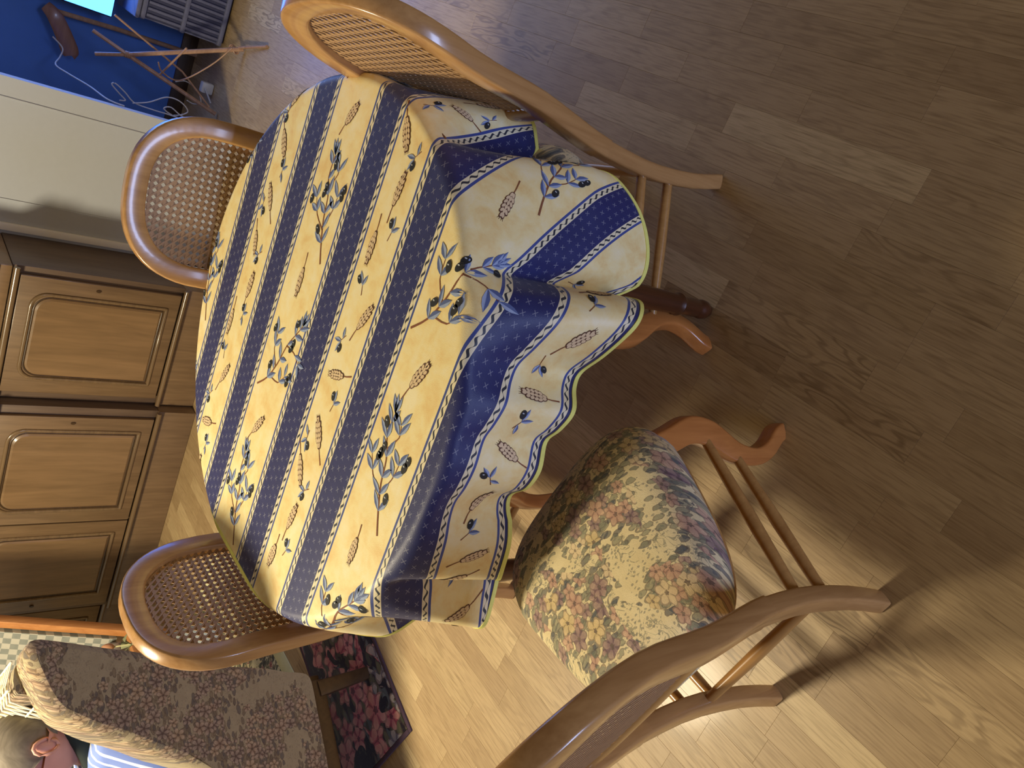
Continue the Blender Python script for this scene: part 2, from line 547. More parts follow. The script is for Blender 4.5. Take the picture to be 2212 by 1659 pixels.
def cloth_material():
    k = NT('striped_olive_cloth', 0.5, 0.5, 0.0, 0.1)
    u, v, _ = k.sep(k.coord('UV'))
    PER = 0.475
    w = k.math('FLOORED_MODULO', k.math('SUBTRACT', v, 0.034), PER)
    ge = lambda a, b: k.math('GREATER_THAN', a, b)
    lt = lambda a, b: k.math('LESS_THAN', a, b)
    navy = k.math('ADD', lt(w, 0.075), k.math('MULTIPLY', ge(w, 0.218), lt(w, 0.293)))
    dist = None
    for e in (0.0, 0.075, 0.218, 0.293, 0.475):
        d = k.math('ABSOLUTE', k.math('SUBTRACT', w, e))
        dist = d if dist is None else k.math('MINIMUM', dist, d)
    band = k.math('SUBTRACT', 1.0, navy)
    # cream ground with soft ochre mottling
    uv = k.comb(u, v, 0.0)
    n1 = k.noise(uv, 16, 4, 0.65, 0.2, '2D')
    cream = k.ramp(n1, [(0.30, srgb(250, 238, 192)), (0.5, srgb(248, 229, 166)), (0.72, srgb(240, 208, 138))])
    # navy with small pale crosses
    gx = k.math('DIVIDE', u, 0.0235)
    gy = k.math('DIVIDE', w, 0.0185)
    row = k.math('FLOOR', gy)
    gx = k.math('ADD', gx, k.math('MULTIPLY', row, 0.5))
    fx = k.math('ABSOLUTE', k.math('SUBTRACT', k.math('FRACT', gx), 0.5))
    fy = k.math('ABSOLUTE', k.math('SUBTRACT', k.math('FRACT', gy), 0.5))
    cross = k.math('MULTIPLY', lt(k.math('ABSOLUTE', k.math('SUBTRACT', fx, fy)), 0.045), lt(k.math('MAXIMUM', fx, fy), 0.20))
    navc = k.mix(k.noise(uv, 40, 2, 0.5, 0, '2D'), srgb(34, 42, 104), srgb(28, 36, 92))
    navc = k.mix(k.math('MULTIPLY', cross, 0.34), navc, srgb(190, 194, 206))
    c = k.mix(navy, cream, navc)
    # rope border and thin blue line beside each stripe
    rope = k.math('MULTIPLY', band, lt(dist, 0.0125))
    wave = k.math('SINE', k.math('MULTIPLY', u, 2 * pi / 0.021))
    rc = k.math('SUBTRACT', k.math('DIVIDE', k.math('SUBTRACT', dist, 0.0062), 0.0050), k.math('MULTIPLY', wave, 0.50))
    leaf = lt(k.math('ABSOLUTE', rc), k.math('ADD', 0.33, k.math('MULTIPLY', k.math('COSINE', k.math('MULTIPLY', u, 2 * pi / 0.021)), 0.26)))
    ropec = k.mix(leaf, srgb(236, 226, 190), srgb(42, 48, 62))
    c = k.mix(rope, c, ropec)
    line = k.math('MULTIPLY', band, k.math('MULTIPLY', ge(dist, 0.0125), lt(dist, 0.0178)))
    c = k.mix(line, c, srgb(60, 78, 148))
    wv = k.noise(uv, 700, 1, 0.5, 0, '2D')
    soft = k.noise(uv, 7, 2, 0.5, 0, '2D')
    k.bump(k.math('ADD', k.math('MULTIPLY', wv, 0.12), soft), 0.30, 0.006)
    return k.color(c)


M_CLOTH = cloth_material()
M_LEAFL = plain('print_leaf_light', srgb(156, 172, 204), 0.75, 0.12, 90)
M_LEAFD = plain('print_leaf_dark', srgb(86, 102, 150), 0.75, 0.12, 90)
M_OLIVE = plain('print_olive', srgb(34, 36, 40), 0.75, 0.1, 90)
M_GLINT = plain('print_olive_glint', srgb(190, 196, 200), 0.75, 0.05, 90)
M_STEM = plain('print_stem', srgb(134, 82, 52), 0.75, 0.15, 90)
M_GRAIND = plain('print_grain_outline', srgb(98, 62, 48), 0.75, 0.1, 90)
M_GRAINL = plain('print_grain', srgb(226, 200, 160), 0.75, 0.12, 90)

# ------------------------------------------------------------------ the setting
FX0, FX1, FY0, FY1 = -5.0, 2.4, -0.7, 5.0
fl = MB()
fl.box(((FX0 + FX1) / 2, (FY0 + FY1) / 2, -0.022), (FX1 - FX0, FY1 - FY0, 0.018))
floor = tag(fl.build('floor', M_SUB, smooth=False), 'oak strip parquet floor in pale and figured strips', kind='structure')

SW, SX = 0.0700, 0.0190
GAP = 0.0002


def strip_mesh_data(L):
    mb = MB()
    x, y = SW / 2 - GAP / 2, L / 2 - GAP / 2
    c = 0.00025
    vs = [(-x, -y, -0.012), (x, -y, -0.012), (x, y, -0.012), (-x, y, -0.012),
          (-x, -y, -c), (x, -y, -c), (x, y, -c), (-x, y, -c),
          (-x + c, -y + c, 0), (x - c, -y + c, 0), (x - c, y - c, 0), (-x + c, y - c, 0)]
    fs = [(0, 1, 5, 4), (1, 2, 6, 5), (2, 3, 7, 6), (3, 0, 4, 7), (4, 5, 9, 8), (5, 6, 10, 9), (6, 7, 11, 10), (7, 4, 8, 11), (8, 9, 10, 11)]
    return vs, fs


special = {0: [(0.474, 0.782, 'fig')], 1: [(0.49, 0.753, 'pale')], -23: [(1.12, 1.62, 'pale')], -15: [(0.20, 0.53, 'pale')],
           -9: [(0.36, 0.66, 'fig')], -3: [(0.62, 1.0, 'fig')]}
LENS = (0.26, 0.31, 0.36, 0.42, 0.48, 0.31, 0.36)
strips = []
rs = random.Random(11)
k0 = int(math.floor((FX0 - SX) / SW)) + 1
k1 = int(math.floor((FX1 - SX) / SW))
for k in range(k0, k1 + 1):
    xc = SX + (k - 0.5) * SW
    forced = sorted(special.get(k, []))
    y = FY0 + rs.uniform(0, 0.15)
    while y < FY1 - 0.02:
        if forced and y >= forced[0][0] - 1e-6:
            a, b, kind = forced.pop(0)
            strips.append((xc, a, b, kind)); y = b
            continue
        L = rs.choice(LENS)
        if forced and y + L > forced[0][0] - 0.12:
            L = forced[0][0] - y
        if y + L > FY1:
            L = FY1 - y
        strips.append((xc, y, y + L, 'fig' if rs.random() < 0.10 else 'plain')); y += L


def strip_area(s):
    q = [project((s[0] - SW / 2, s[1], 0)), project((s[0] + SW / 2, s[1], 0)), project((s[0] + SW / 2, s[2], 0)), project((s[0] - SW / 2, s[2], 0))]
    if any(p is None for p in q): return 0
    cx = sum(p[0] for p in q) / 4; cy = sum(p[1] for p in q) / 4
    if not (-60 < cx < 2272 and -60 < cy < 1719): return 0
    r = math.hypot((s[0] + 0.63), (s[1] + s[2]) / 2 - 1.55)
    if r < 0.42: return 0           # wholly under the table
    return 0.5 * abs(sum(q[i][0] * q[(i + 1) % 4][1] - q[(i + 1) % 4][0] * q[i][1] for i in range(4)))


order = sorted(range(len(strips)), key=lambda i: -strip_area(strips[i]))
single = set(i for i in order[:290] if strip_area(strips[i]) > 0)
cache = {}
field = MB()
for i, s in enumerate(strips):
    L = round(s[2] - s[1], 4)
    if L < 0.01:
        continue
    yc = (s[1] + s[2]) / 2
    vs, fs = strip_mesh_data(L)
    if i in single:
        mt = M_OAK2 if s[3] == 'fig' else M_OAK
        key = (L, mt.name)
        if key not in cache:
            mb = MB(); mb.add(vs, fs)
            cache[key] = mb.mesh('parquet_strip', mt, smooth=False)
        o = bpy.data.objects.new('parquet_strip', cache[key])
        COL.objects.link(o)
        o.location = (s[0], yc, 0)
        o.parent = floor
    else:
        field.add([(v[0] + s[0], v[1] + yc, v[2]) for v in vs], fs)
tag(field.build('parquet_field', M_OAKF, floor, smooth=False), kind='stuff')

# walls: pier with the cabinets, the recess beside it, the side walls
w = MB(); w.box(((-5.0 - 0.735) / 2, 3.925, 1.25), (5.0 - 0.735, 0.05, 2.5))
tag(w.build('wall_back', M_WALL, smooth=False), 'off-white papered wall pier beside the cabinets', kind='structure')
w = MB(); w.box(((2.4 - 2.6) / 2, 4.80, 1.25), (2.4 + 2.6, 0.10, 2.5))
tag(w.build('wall_recess', M_HAZEWALL, smooth=False), 'dark wall of the recess, flare haze painted in as lighter blue', kind='structure')
w = MB(); w.box((-5.05, 2.15, 1.25), (0.10, 5.7, 2.5))
tag(w.build('wall_left', M_GREYWALL, smooth=False), 'pale grey wall behind the armchair', kind='structure')
# trim strip beside the cabinet and shallow paper seams
t = MB(); t.bbox((-1.368, 3.892, 1.25), (0.034, 0.018, 2.5), 0.004)
tag(t.build('trim_1', M_TRIM), 'bright white vertical trim strip', kind='structure')
t = MB(); t.bbox((-1.247, 3.8985, 1.25), (0.004, 0.005, 2.5), 0.001)
tag(t.build('trim_2', M_WALL), 'narrow paper seam', kind='structure')
t = MB(); t.bbox((-0.818, 3.8985, 1.25), (0.006, 0.005, 2.5), 0.001)
tag(t.build('trim_3', M_WALL), 'narrow paper seam near the corner', kind='structure')
t = MB(); t.bbox((0.0, 4.742, 0.04), (4.7, 0.016, 0.08), 0.003)
tag(t.build('baseboard_recess', M_DARKW), 'dark baseboard in the recess', kind='structure')

# ------------------------------------------------------------------ cane-back chairs
ZP = [0.0, 0.10, 0.25, 0.40, 0.46, 0.60, 0.75, 0.90, 0.967]
YP = [0.0, 0.022, 0.036, 0.030, 0.022, 0.0, -0.012, -0.045, -0.064]
_yb = catmull([(z, y, 0) for z, y in zip(ZP, YP)], 8)
_yz = [p[0] for p in _yb]; _yy = [p[1] for p in _yb]


def back_y(z):
    return interp(z, _yz, _yy)


def back_w(z):
    return interp(z, [0, 0.25, 0.44, 0.52, 0.60, 0.70, 0.78], [0.155, 0.160, 0.168, 0.172, 0.178, 0.183, 0.184])


TOPZ = 0.967
FWH = 0.0245


def frame_half():
    """centre line of the back frame, right half, from the seat to the top middle"""
    pts = [(back_w(z), back_y(z), z) for z in (0.40, 0.44, 0.48, 0.52, 0.56, 0.60, 0.64, 0.68, 0.72, 0.76)]
    for i in range(1, 15):
        a = i / 14 * pi / 2
        x = 0.184 * max(cos(a), 0) ** (2 / 2.5); z = 0.77 + (TOPZ - FWH - 0.77) * sin(a) ** (2 / 2.5)
        pts.append((x if i < 14 else 0.0, back_y(z), z))
    return pts


def inner_half_width(z):
    """half width of the caned field at height z"""
    zt = TOPZ - FWH * 1.7
    zb = 0.555
    if z >= zt or z <= zb: return 0.0
    w = back_w(z) - FWH * 0.7
    if z > 0.77:
        q = min(1.0, (z - 0.77) / (zt - 0.77))
        w = (0.184 - FWH * 0.7) * (1 - q ** 2.5) ** (1 / 2.5)
    if z < 0.63:
        q = (0.63 - z) / (0.63 - zb)
        w *= (1 - q ** 3.0) ** (1 / 3.0)
    return w


def cane_mesh():
    mb = MB()
    zlo, zhi = 0.555, TOPZ - FWH * 1.7
    N = 240
    zs = [zlo + (zhi - zlo) * i / N for i in range(N + 1)]
    ws = [inner_half_width(z) for z in zs]

    def inside(x, z):
        if z <= zlo or z >= zhi: return False
        return abs(x) <= interp(z, zs, ws)

    def strand(p0, d, half, off):
        # march along p0 + t d, keep the inside interval, lay a flat ribbon
        run = []
        t = -0.6
        while t < 0.6:
            x, z = p0[0] + d[0] * t, p0[1] + d[1] * t
            if inside(x, z): run.append((x, z))
            elif run: break
            t += 0.004
        if len(run) < 3: return
        step = max(1, len(run) // 10)
        keep = run[::step]
        if keep[-1] != run[-1]: keep.append(run[-1])
        nx, nz = -d[1], d[0]
        vs = []
        for x, z in keep:
            for sgn in (-1, 1):
                px, pz = x + nx * half * sgn, z + nz * half * sgn
                vs.append((px, back_y(pz) + off - 0.0006, pz))
                vs.append((px, back_y(pz) + off + 0.0006, pz))
        fs = []
        for i in range(len(keep) - 1):
            a = i * 4
            fs += [(a, a + 2, a + 6, a + 4), (a + 1, a + 5, a + 7, a + 3), (a, a + 4, a + 5, a + 1), (a + 2, a + 3, a + 7, a + 6)]
        mb.add(vs, fs)

    P = 0.0166
    for i in range(-13, 14):
        strand((i * P, 0.76), (0, 1), 0.0030, 0.0)
    for i in range(-14, 15):
        strand((0, 0.76 + i * P), (1, 0), 0.0030, 0.0012)
    r = sqrt(0.5)
    for i in range(-30, 31):
        strand((i * P + P / 2, 0.76), (r, r), 0.0019, 0.0022)
        strand((i * P + P / 2, 0.76), (r, -r), 0.0019, -0.0012)
    return mb


def seat_outline(n=56):
    pts = []
    for j in range(n):
        a = 2 * pi * j / n
        ex = 3.5
        cx = (abs(cos(a)) ** (2 / ex)) * (1 if cos(a) >= 0 else -1)
        cy = (abs(sin(a)) ** (2 / ex)) * (1 if sin(a) >= 0 else -1)
        y = 0.238 + 0.205 * cy
        x = cx * interp(cy, [-1, -0.3, 0.4, 1], [0.168, 0.206, 0.240, 0.246])
        pts.append((x, y))
    return pts


def ring_stack(mb, outline, c, levels, mi=0):
    n = len(outline)
    vs = []
    for s, z in levels:
        vs += [(c[0] + (x - c[0]) * s, c[1] + (y - c[1]) * s, z) for x, y in outline]
    fs = []
    for i in range(len(levels) - 1):
        for j in range(n):
            fs.append((i * n + j, i * n + (j + 1) % n, (i + 1) * n + (j + 1) % n, (i + 1) * n + j))
    fs.append(tuple(range(n - 1, -1, -1)))
    fs.append(tuple((len(levels) - 1) * n + j for j in range(n)))
    mb.add(vs, fs, mi)


def make_chair():
    root = thing('dining_chair', 'honey wood dining chair', 'chair')
    so = seat_outline()
    c = (0, 0.238)
    s = MB()
    ring_stack(s, so, c, [(0.93, 0.392), (0.985, 0.398), (1.0, 0.414), (0.992, 0.430), (0.965, 0.443), (0.925, 0.453), (0.86, 0.462), (0.76, 0.470), (0.6, 0.477), (0.4, 0.481), (0.2, 0.483), (0.05, 0.484)])
    s.build('seat', M_SEATF, root, angle=80)
    f = MB()
    ring_stack(f, so, c, [(0.86, 0.368), (0.92, 0.370), (0.93, 0.376), (0.93, 0.398), (0.92, 0.402)])
    f.build('seat_frame', M_CHAIRL, root, angle=60)
    half = frame_half()
    full = half[:-1] + [(-x, y, z) for x, y, z in half[::-1]]
    b = MB()
    b.sweep(full, FWH, 0.0175, up=(0, 1, 0), n=16, sq=4.0)
    b.build('back_frame', M_CHAIR, root, angle=60)
    r = MB()
    path = []
    for i in range(13):
        q = -1 + 2 * i / 12
        x = q * 0.168
        z = 0.545 + 0.012 * q * q
        path.append((x, back_y(z) + 0.004, z))
    r.sweep(path, 0.016, 0.011, up=(0, 1, 0), n=12, sq=2.8)
    r.build('lower_back_rail', M_CHAIRL, root, angle=60)
    tag(cane_mesh().build('cane_panel', M_CANE, root, smooth=False), 'open woven cane', kind='stuff')
    for sx in (1, -1):
        l = MB()
        zz = [0.0, 0.05, 0.10, 0.16, 0.22, 0.28, 0.34, 0.40, 0.44]
        l.sweep([(sx * back_w(z), back_y(z), z) for z in zz], [0.0165, 0.0165, 0.017, 0.018, 0.019, 0.020, 0.021, 0.021, 0.021], 0.0165, up=(0, 1, 0), n=16, sq=4.5)
        l.build('leg', M_CHAIR, root, angle=60)
        l = MB()
        kp = [(0.206, 0.352, 0.405), (0.214, 0.362, 0.36), (0.226, 0.376, 0.30), (0.224, 0.368, 0.24), (0.208, 0.338, 0.17), (0.206, 0.328, 0.11), (0.216, 0.338, 0.06), (0.236, 0.360, 0.02), (0.242, 0.366, 0.0)]
        ww = [0.022, 0.024, 0.026, 0.025, 0.020, 0.0175, 0.018, 0.019, 0.018]
        cp = catmull(kp, 4)
        wl = [interp(i / 4, list(range(9)), ww) for i in range(len(cp))]
        l.sweep([(sx * p[0], p[1], p[2]) for p in cp], wl, 0.0165, up=(0.7 * sx, -0.7, 0), n=16, sq=4.5)
        l.build('leg', M_LEGO, root, angle=60)
        for z0, z1, rad in ((0.255, 0.262, 0.0105), (0.168, 0.172, 0.0105)):
            st = MB()
            fx, fy = (0.222, 0.366) if z0 > 0.2 else (0.208, 0.338)
            st.sweep([(sx * fx, fy, z0), (sx * (fx + back_w(z1)) / 2, (fy + back_y(z1)) / 2, (z0 + z1) / 2), (sx * back_w(z1), back_y(z1), z1)], [rad * 0.85, rad * 1.15, rad * 0.95], n=10)
            st.build('stretcher', M_CHAIRL, root, angle=60)
    st = MB()
    st.sweep([(-back_w(0.21), back_y(0.21), 0.21), (0, back_y(0.21), 0.21), (back_w(0.21), back_y(0.21), 0.21)], [0.010, 0.0125, 0.010], n=10)
    st.build('stretcher', M_CHAIRL, root, angle=60)
    return root


chair_a = make_chair()
CH = [(-0.726, 0.416, -11.9, 'honey wood cane-back chair pulled out towards the viewer, floral seat fully in view'),
      (-0.050, 1.302, 104.4, 'honey wood cane-back chair pushed under the table beside bare floor, seat mostly hidden by tablecloth'),
      (-0.539, 1.939, 194.0, 'honey wood cane-back chair before the white wall, only its back visible'),
      (-1.234, 1.325, -86.0, 'honey wood cane-back chair between the table and the floral armchair')]
for i, (x, y, a, lab) in enumerate(CH):
    o = chair_a if i == 0 else copy_tree(chair_a)
    o.location = (x, y, 0)
    o.rotation_euler = (0, 0, radians(a))
    tag(o, lab, 'chair', 'cane-back dining chairs around the table')

# ------------------------------------------------------------------ round table
TC = Vector((-0.63, 1.364, 0)); TR = 0.555; TZ = 0.757
tb = thing('dining_table', 'round wooden dining table with dark turned legs under the striped cloth', 'table', TC)
d = MB()
d.lathe([(0.50, 0.706), (0.540, 0.706), (0.549, 0.712), (0.552, 0.728), (0.549, 0.746), (0.542, 0.7535), (0.3, 0.754)], n=96)
d.build('tabletop', M_TABLE, tb, angle=50)
d = MB()
n = 72
vs = []
for r, z in ((0.532, 0.634), (0.532, 0.706), (0.512, 0.706), (0.512, 0.634)):
    vs += [(r * cos(2 * pi * j / n), r * sin(2 * pi * j / n), z) for j in range(n)]
fs = []
for i in range(4):
    for j in range(n):
        fs.append((i * n + j, i * n + (j + 1) % n, ((i + 1) % 4) * n + (j + 1) % n, ((i + 1) % 4) * n + j))
d.add(vs, fs)
d.build('apron', M_TABLE, tb, angle=50)
prof = [(0.011, 0.0), (0.0145, 0.004), (0.016, 0.012), (0.0205, 0.018), (0.022, 0.030), (0.0205, 0.040), (0.0185, 0.045), (0.0185, 0.052), (0.0205, 0.058), (0.0195, 0.100),
        (0.0225, 0.112), (0.0255, 0.118), (0.0225, 0.125), (0.0215, 0.132), (0.0235, 0.20), (0.0265, 0.34), (0.029, 0.50), (0.030, 0.60), (0.034, 0.612), (0.034, 0.705)]
for q in range(4):
    a = radians(-44.5 + 90 * q)
    l = MB()
    l.lathe(prof, n=24)
    l.build('leg', M_TLEG, tb, loc=(0.500 * cos(a), 0.500 * sin(a), 0), angle=35)

# ------------------------------------------------------------------ tablecloth
S0, S1, T0, T1, CRN = -0.53, 0.80, -0.60, 0.742, 0.22
ROT = radians(1.84)


def cloth_rho(th):
    """radius of the flat cloth outline at room angle th about the table centre"""
    a = th - ROT
    dx, dy = cos(a), -sin(a)
    lo, hi = 0.3, 1.4
    for _ in range(40):
        r = (lo + hi) / 2
        s, t = r * dx, r * dy
        ok = S0 <= s <= S1 and T0 <= t <= T1
        if ok:
            cx = min(max(s, S0 + CRN), S1 - CRN); cy = min(max(t, T0 + CRN), T1 - CRN)
            if s != cx and t != cy:
                ok = (s - cx) ** 2 + (t - cy) ** 2 <= CRN * CRN
        if ok: lo = r
        else: hi = r
    return lo


FOLD = [(-180, 0.004), (-165, 0.003), (-155, 0.012), (-148, 0.03), (-142, 0.05), (-136, 0.055), (-131.5, 0.012), (-127, -0.012), (-123, 0.03), (-119, 0.062), (-115.5, 0.060),
        (-112, 0.01), (-109.5, -0.016), (-106.5, 0.022), (-102, 0.024), (-97, 0.016), (-93, -0.010), (-89.5, -0.016), (-86, 0.006), (-82, 0.014), (-77.5, 0.0), (-74.5, 0.018),
        (-71, 0.028), (-67.5, 0.006), (-64.5, 0.002), (-61.5, 0.032), (-57.5, 0.062), (-54, 0.052), (-51.5, 0.014), (-49.5, -0.016), (-47, -0.008), (-44.5, 0.012), (-39, 0.034), (-33, 0.056),
        (-28.5, 0.060), (-25.5, 0.030), (-22.5, -0.035), (-19.5, -0.020), (-16.5, 0.018), (-13.5, 0.038), (-10.0, 0.045), (-6, 0.03), (0, -0.01), (8, 0.02), (16, -0.01), (26, 0.025), (36, 0.0), (46, 0.02),
        (58, 0.0), (75, 0.005), (100, 0.004), (130, 0.004), (160, 0.004), (180, 0.004)]
_fa = [f[0] for f in FOLD]
_fs = catmull([(a, v * (1.55 if -114 < a < -46 else 1.0), 0) for a, v in FOLD], 5)
_fx = [p[0] for p in _fs]; _fy = [p[1] for p in _fs]
EB = 0.018      # edge rounding


def fold(th):
    d = math.degrees(th)
    d = (d + 180) % 360 - 180
    return interp(d, _fx, _fy)


def drape(s, t):
    """flat cloth point (metres along and across the stripes) -> room position"""
    px = s * cos(ROT) + t * sin(ROT)
    py = s * sin(ROT) - t * cos(ROT)
    rho = math.hypot(px, py)
    th = atan2(py, px)
    top = TZ + 0.0008
    rf = TR - EB
    if rho <= rf:
        return Vector((TC.x + px, TC.y + py, top))
    l = rho - rf
    arc = EB * pi / 2
    if l < arc:
        a = l / EB
        r = rf + EB * sin(a); z = top - EB * (1 - cos(a))
        h = 0.0
    else:
        h = l - arc
        r = TR; z = top - EB - h
    if l > arc * 0.4:
        hh = max(0.0, l - arc * 0.4)
        dlt = fold(th)
        g = min(1.3, (hh / 0.24)) ** 0.85
        dr = dlt * g + 0.004 * min(1, hh / 0.05)
        r += dr
        z += 0.45 * abs(dr) * min(1, hh / 0.3)
        # pull cloth sideways over the sharp folds so that one lap hides the next
        for c0, wd, am in ((-50.5, 3.2, 0.012), (-110.8, 2.4, 0.022), (-18.8, 5.0, 0.042), (-128.5, 2.6, 0.02)):
            q = (math.degrees(th) - c0) / wd
            if abs(q) < 2.6:
                th += math.exp(-q * q) * am * g / max(r, 0.3)
    return Vector((TC.x + r * cos(th), TC.y + r * sin(th), z))


NTH = 900
rad_steps = [0.0, 0.06, 0.12, 0.18, 0.24, 0.30, 0.36, 0.42, 0.47, 0.505, 0.525, 0.533, 0.537, 0.542, 0.547, 0.552, 0.557, 0.562, 0.566, 0.572, 0.580, 0.592]
EXT = [i / 22 for i in range(1, 23)]
cv = []; cf = []; cuv = []
cols = []
for j in range(NTH):
    th = -pi + 2 * pi * j / NTH
    rho = cloth_rho(th)
    rr = [min(r, rho - 0.0005 * (len(rad_steps) - i)) if r > rho - 0.03 else r for i, r in enumerate(rad_steps)]
    last = rr[-1]
    rr = rr + [last + (rho - last) * e for e in EXT]
    idx = []
    for i, r in enumerate(rr):
        if i == 0:
            idx.append(0); continue
        a = th - ROT
        s, t = r * cos(a), -r * sin(a)
        idx.append(len(cv) + 1)
        cv.append(drape(s, t)); cuv.append((s, t))
    cols.append(idx)
cv = [drape(0, 0)] + cv
cuv = [(0, 0)] + cuv
K = len(cols[0])
for j in range(NTH):
    a, b = cols[j], cols[(j + 1) % NTH]
    cf.append((0, a[1], b[1]))
    for i in range(1, K - 1):
        cf.append((a[i], a[i + 1], b[i + 1], b[i]))
me = bpy.data.meshes.new('tablecloth')
me.from_pydata([tuple(p) for p in cv], [], cf)
me.materials.append(M_CLOTH)
uvl = me.uv_layers.new(name='UVMap')
for lp in me.loops:
    uvl.data[lp.index].uv = cuv[lp.vertex_index]
me.polygons.foreach_set('use_smooth', [True] * len(me.polygons))
me.update()
cloth = bpy.data.objects.new('tablecloth', me)
COL.objects.link(cloth)
tag(cloth, 'yellow and navy striped tablecloth with olive sprigs and wheat draped over the round table', 'tablecloth')

# binding along the hem
hm = MB()
ring = []
for j in range(NTH):
    th = -pi + 2 * pi * j / NTH
    rho = cloth_rho(th)
    a = th - ROT
    g = lambda r: drape(r * cos(a), -r * sin(a))
    p0, p1 = g(rho - 0.0085), g(rho + 0.0015)
    a2 = a + 0.004
    q0 = drape(cloth_rho(th + 0.004) * cos(a2), -cloth_rho(th + 0.004) * sin(a2)) - g(rho)
    nrm = (p1 - p0).cross(q0)
    if nrm.length < 1e-9: nrm = Vector((0, 0, 1))
    nrm.normalize()
    nrm *= 0.0013
    ring.append((p0 + nrm, p1 + nrm * 0.8, p1 - nrm * 0.8, p0 - nrm))
vs = [p for r in ring for p in r]
fs = []
for j in range(NTH):
    b = ((j + 1) % NTH) * 4; a = j * 4
    for q in range(4):
        fs.append((a + q, a + (q + 1) % 4, b + (q + 1) % 4, b + q))
hm.add(vs, fs)
tag(hm.build('hem', M_HEM, cloth, angle=70), 'yellow bound hem')

# printed motifs laid on the cloth
pr = MB()
LIFT = 0.0009


def on_cloth(s, t, lift=LIFT):
    e = 0.0015
    p = drape(s, t)
    n = (drape(s + e, t) - drape(s - e, t)).cross(drape(s, t + e) - drape(s, t - e))
    if n.length < 1e-12: n = Vector((0, 0, 1))
    n.normalize()
    r = math.hypot(p.x - TC.x, p.y - TC.y)
    out = Vector(((p.x - TC.x) / max(r, 1e-3), (p.y - TC.y) / max(r, 1e-3), 0.6))
    if n.dot(out) < 0: n = -n
    return p + n * lift


def on_fabric(s, t):
    if not (S0 + 0.012 < s < S1 - 0.012 and T0 + 0.012 < t < T1 - 0.012): return False
    cx = min(max(s, S0 + CRN), S1 - CRN); cy = min(max(t, T0 + CRN), T1 - CRN)
    if s != cx and t != cy: return (s - cx) ** 2 + (t - cy) ** 2 <= (CRN - 0.012) ** 2
    return True


def poly(pts, mi, lift=LIFT):
    if not all(on_fabric(*p) for p in pts): return
    c = (sum(p[0] for p in pts) / len(pts), sum(p[1] for p in pts) / len(pts))
    vs = [on_cloth(c[0], c[1], lift)] + [on_cloth(p[0], p[1], lift) for p in pts]
    n = len(pts)
    pr.add(vs, [(0, 1 + j, 1 + (j + 1) % n) for j in range(n)], mi)


def leaf(s, t, L, W, a):
    ca, sa = cos(a), sin(a)
    up = [(0.0, 0.0), (0.18, 0.55), (0.42, 1.0), (0.68, 0.80), (1.0, 0.0)]
    tr = lambda x, y: (s + (x * L) * ca - (y * W / 2) * sa, t + (x * L) * sa + (y * W / 2) * ca)
    mid = [tr(0.7, 0.05), tr(0.4, 0.05)]
    poly([tr(x, y) for x, y in up] + mid, 0)
    poly([tr(x, -y) for x, y in up] + mid, 1)


def olive(s, t, L, W, a):
    ca, sa = cos(a), sin(a)
    poly([(s + L / 2 * cos(q) * ca - W / 2 * sin(q) * sa, t + L / 2 * cos(q) * sa + W / 2 * sin(q) * ca) for q in [2 * pi * i / 12 for i in range(12)]], 2, LIFT * 1.5)
    gx, gy = s + W * 0.18, t - W * 0.15
    poly([(gx + W * 0.10 * cos(q), gy + W * 0.2 * sin(q)) for q in [2 * pi * i / 6 for i in range(6)]], 3, LIFT * 1.9)


def stem(pts, w, mi=4, lift=LIFT * 0.8):
    n = len(pts)
    L = []; R = []
    for i in range(n):
        a = pts[max(i - 1, 0)]; b = pts[min(i + 1, n - 1)]
        dx, dy = b[0] - a[0], b[1] - a[1]
        q = math.hypot(dx, dy) or 1
        ww = w * (1 - 0.5 * i / max(1, n - 1)) / 2
        L.append((pts[i][0] - dy / q * ww, pts[i][1] + dx / q * ww)); R.append((pts[i][0] + dy / q * ww, pts[i][1] - dx / q * ww))
    for i in range(n - 1):
        quad = [L[i], L[i + 1], R[i + 1], R[i]]
        if all(on_fabric(*p) for p in quad):
            pr.add([on_cloth(p[0], p[1], lift) for p in quad], [(0, 1, 2, 3)], mi)


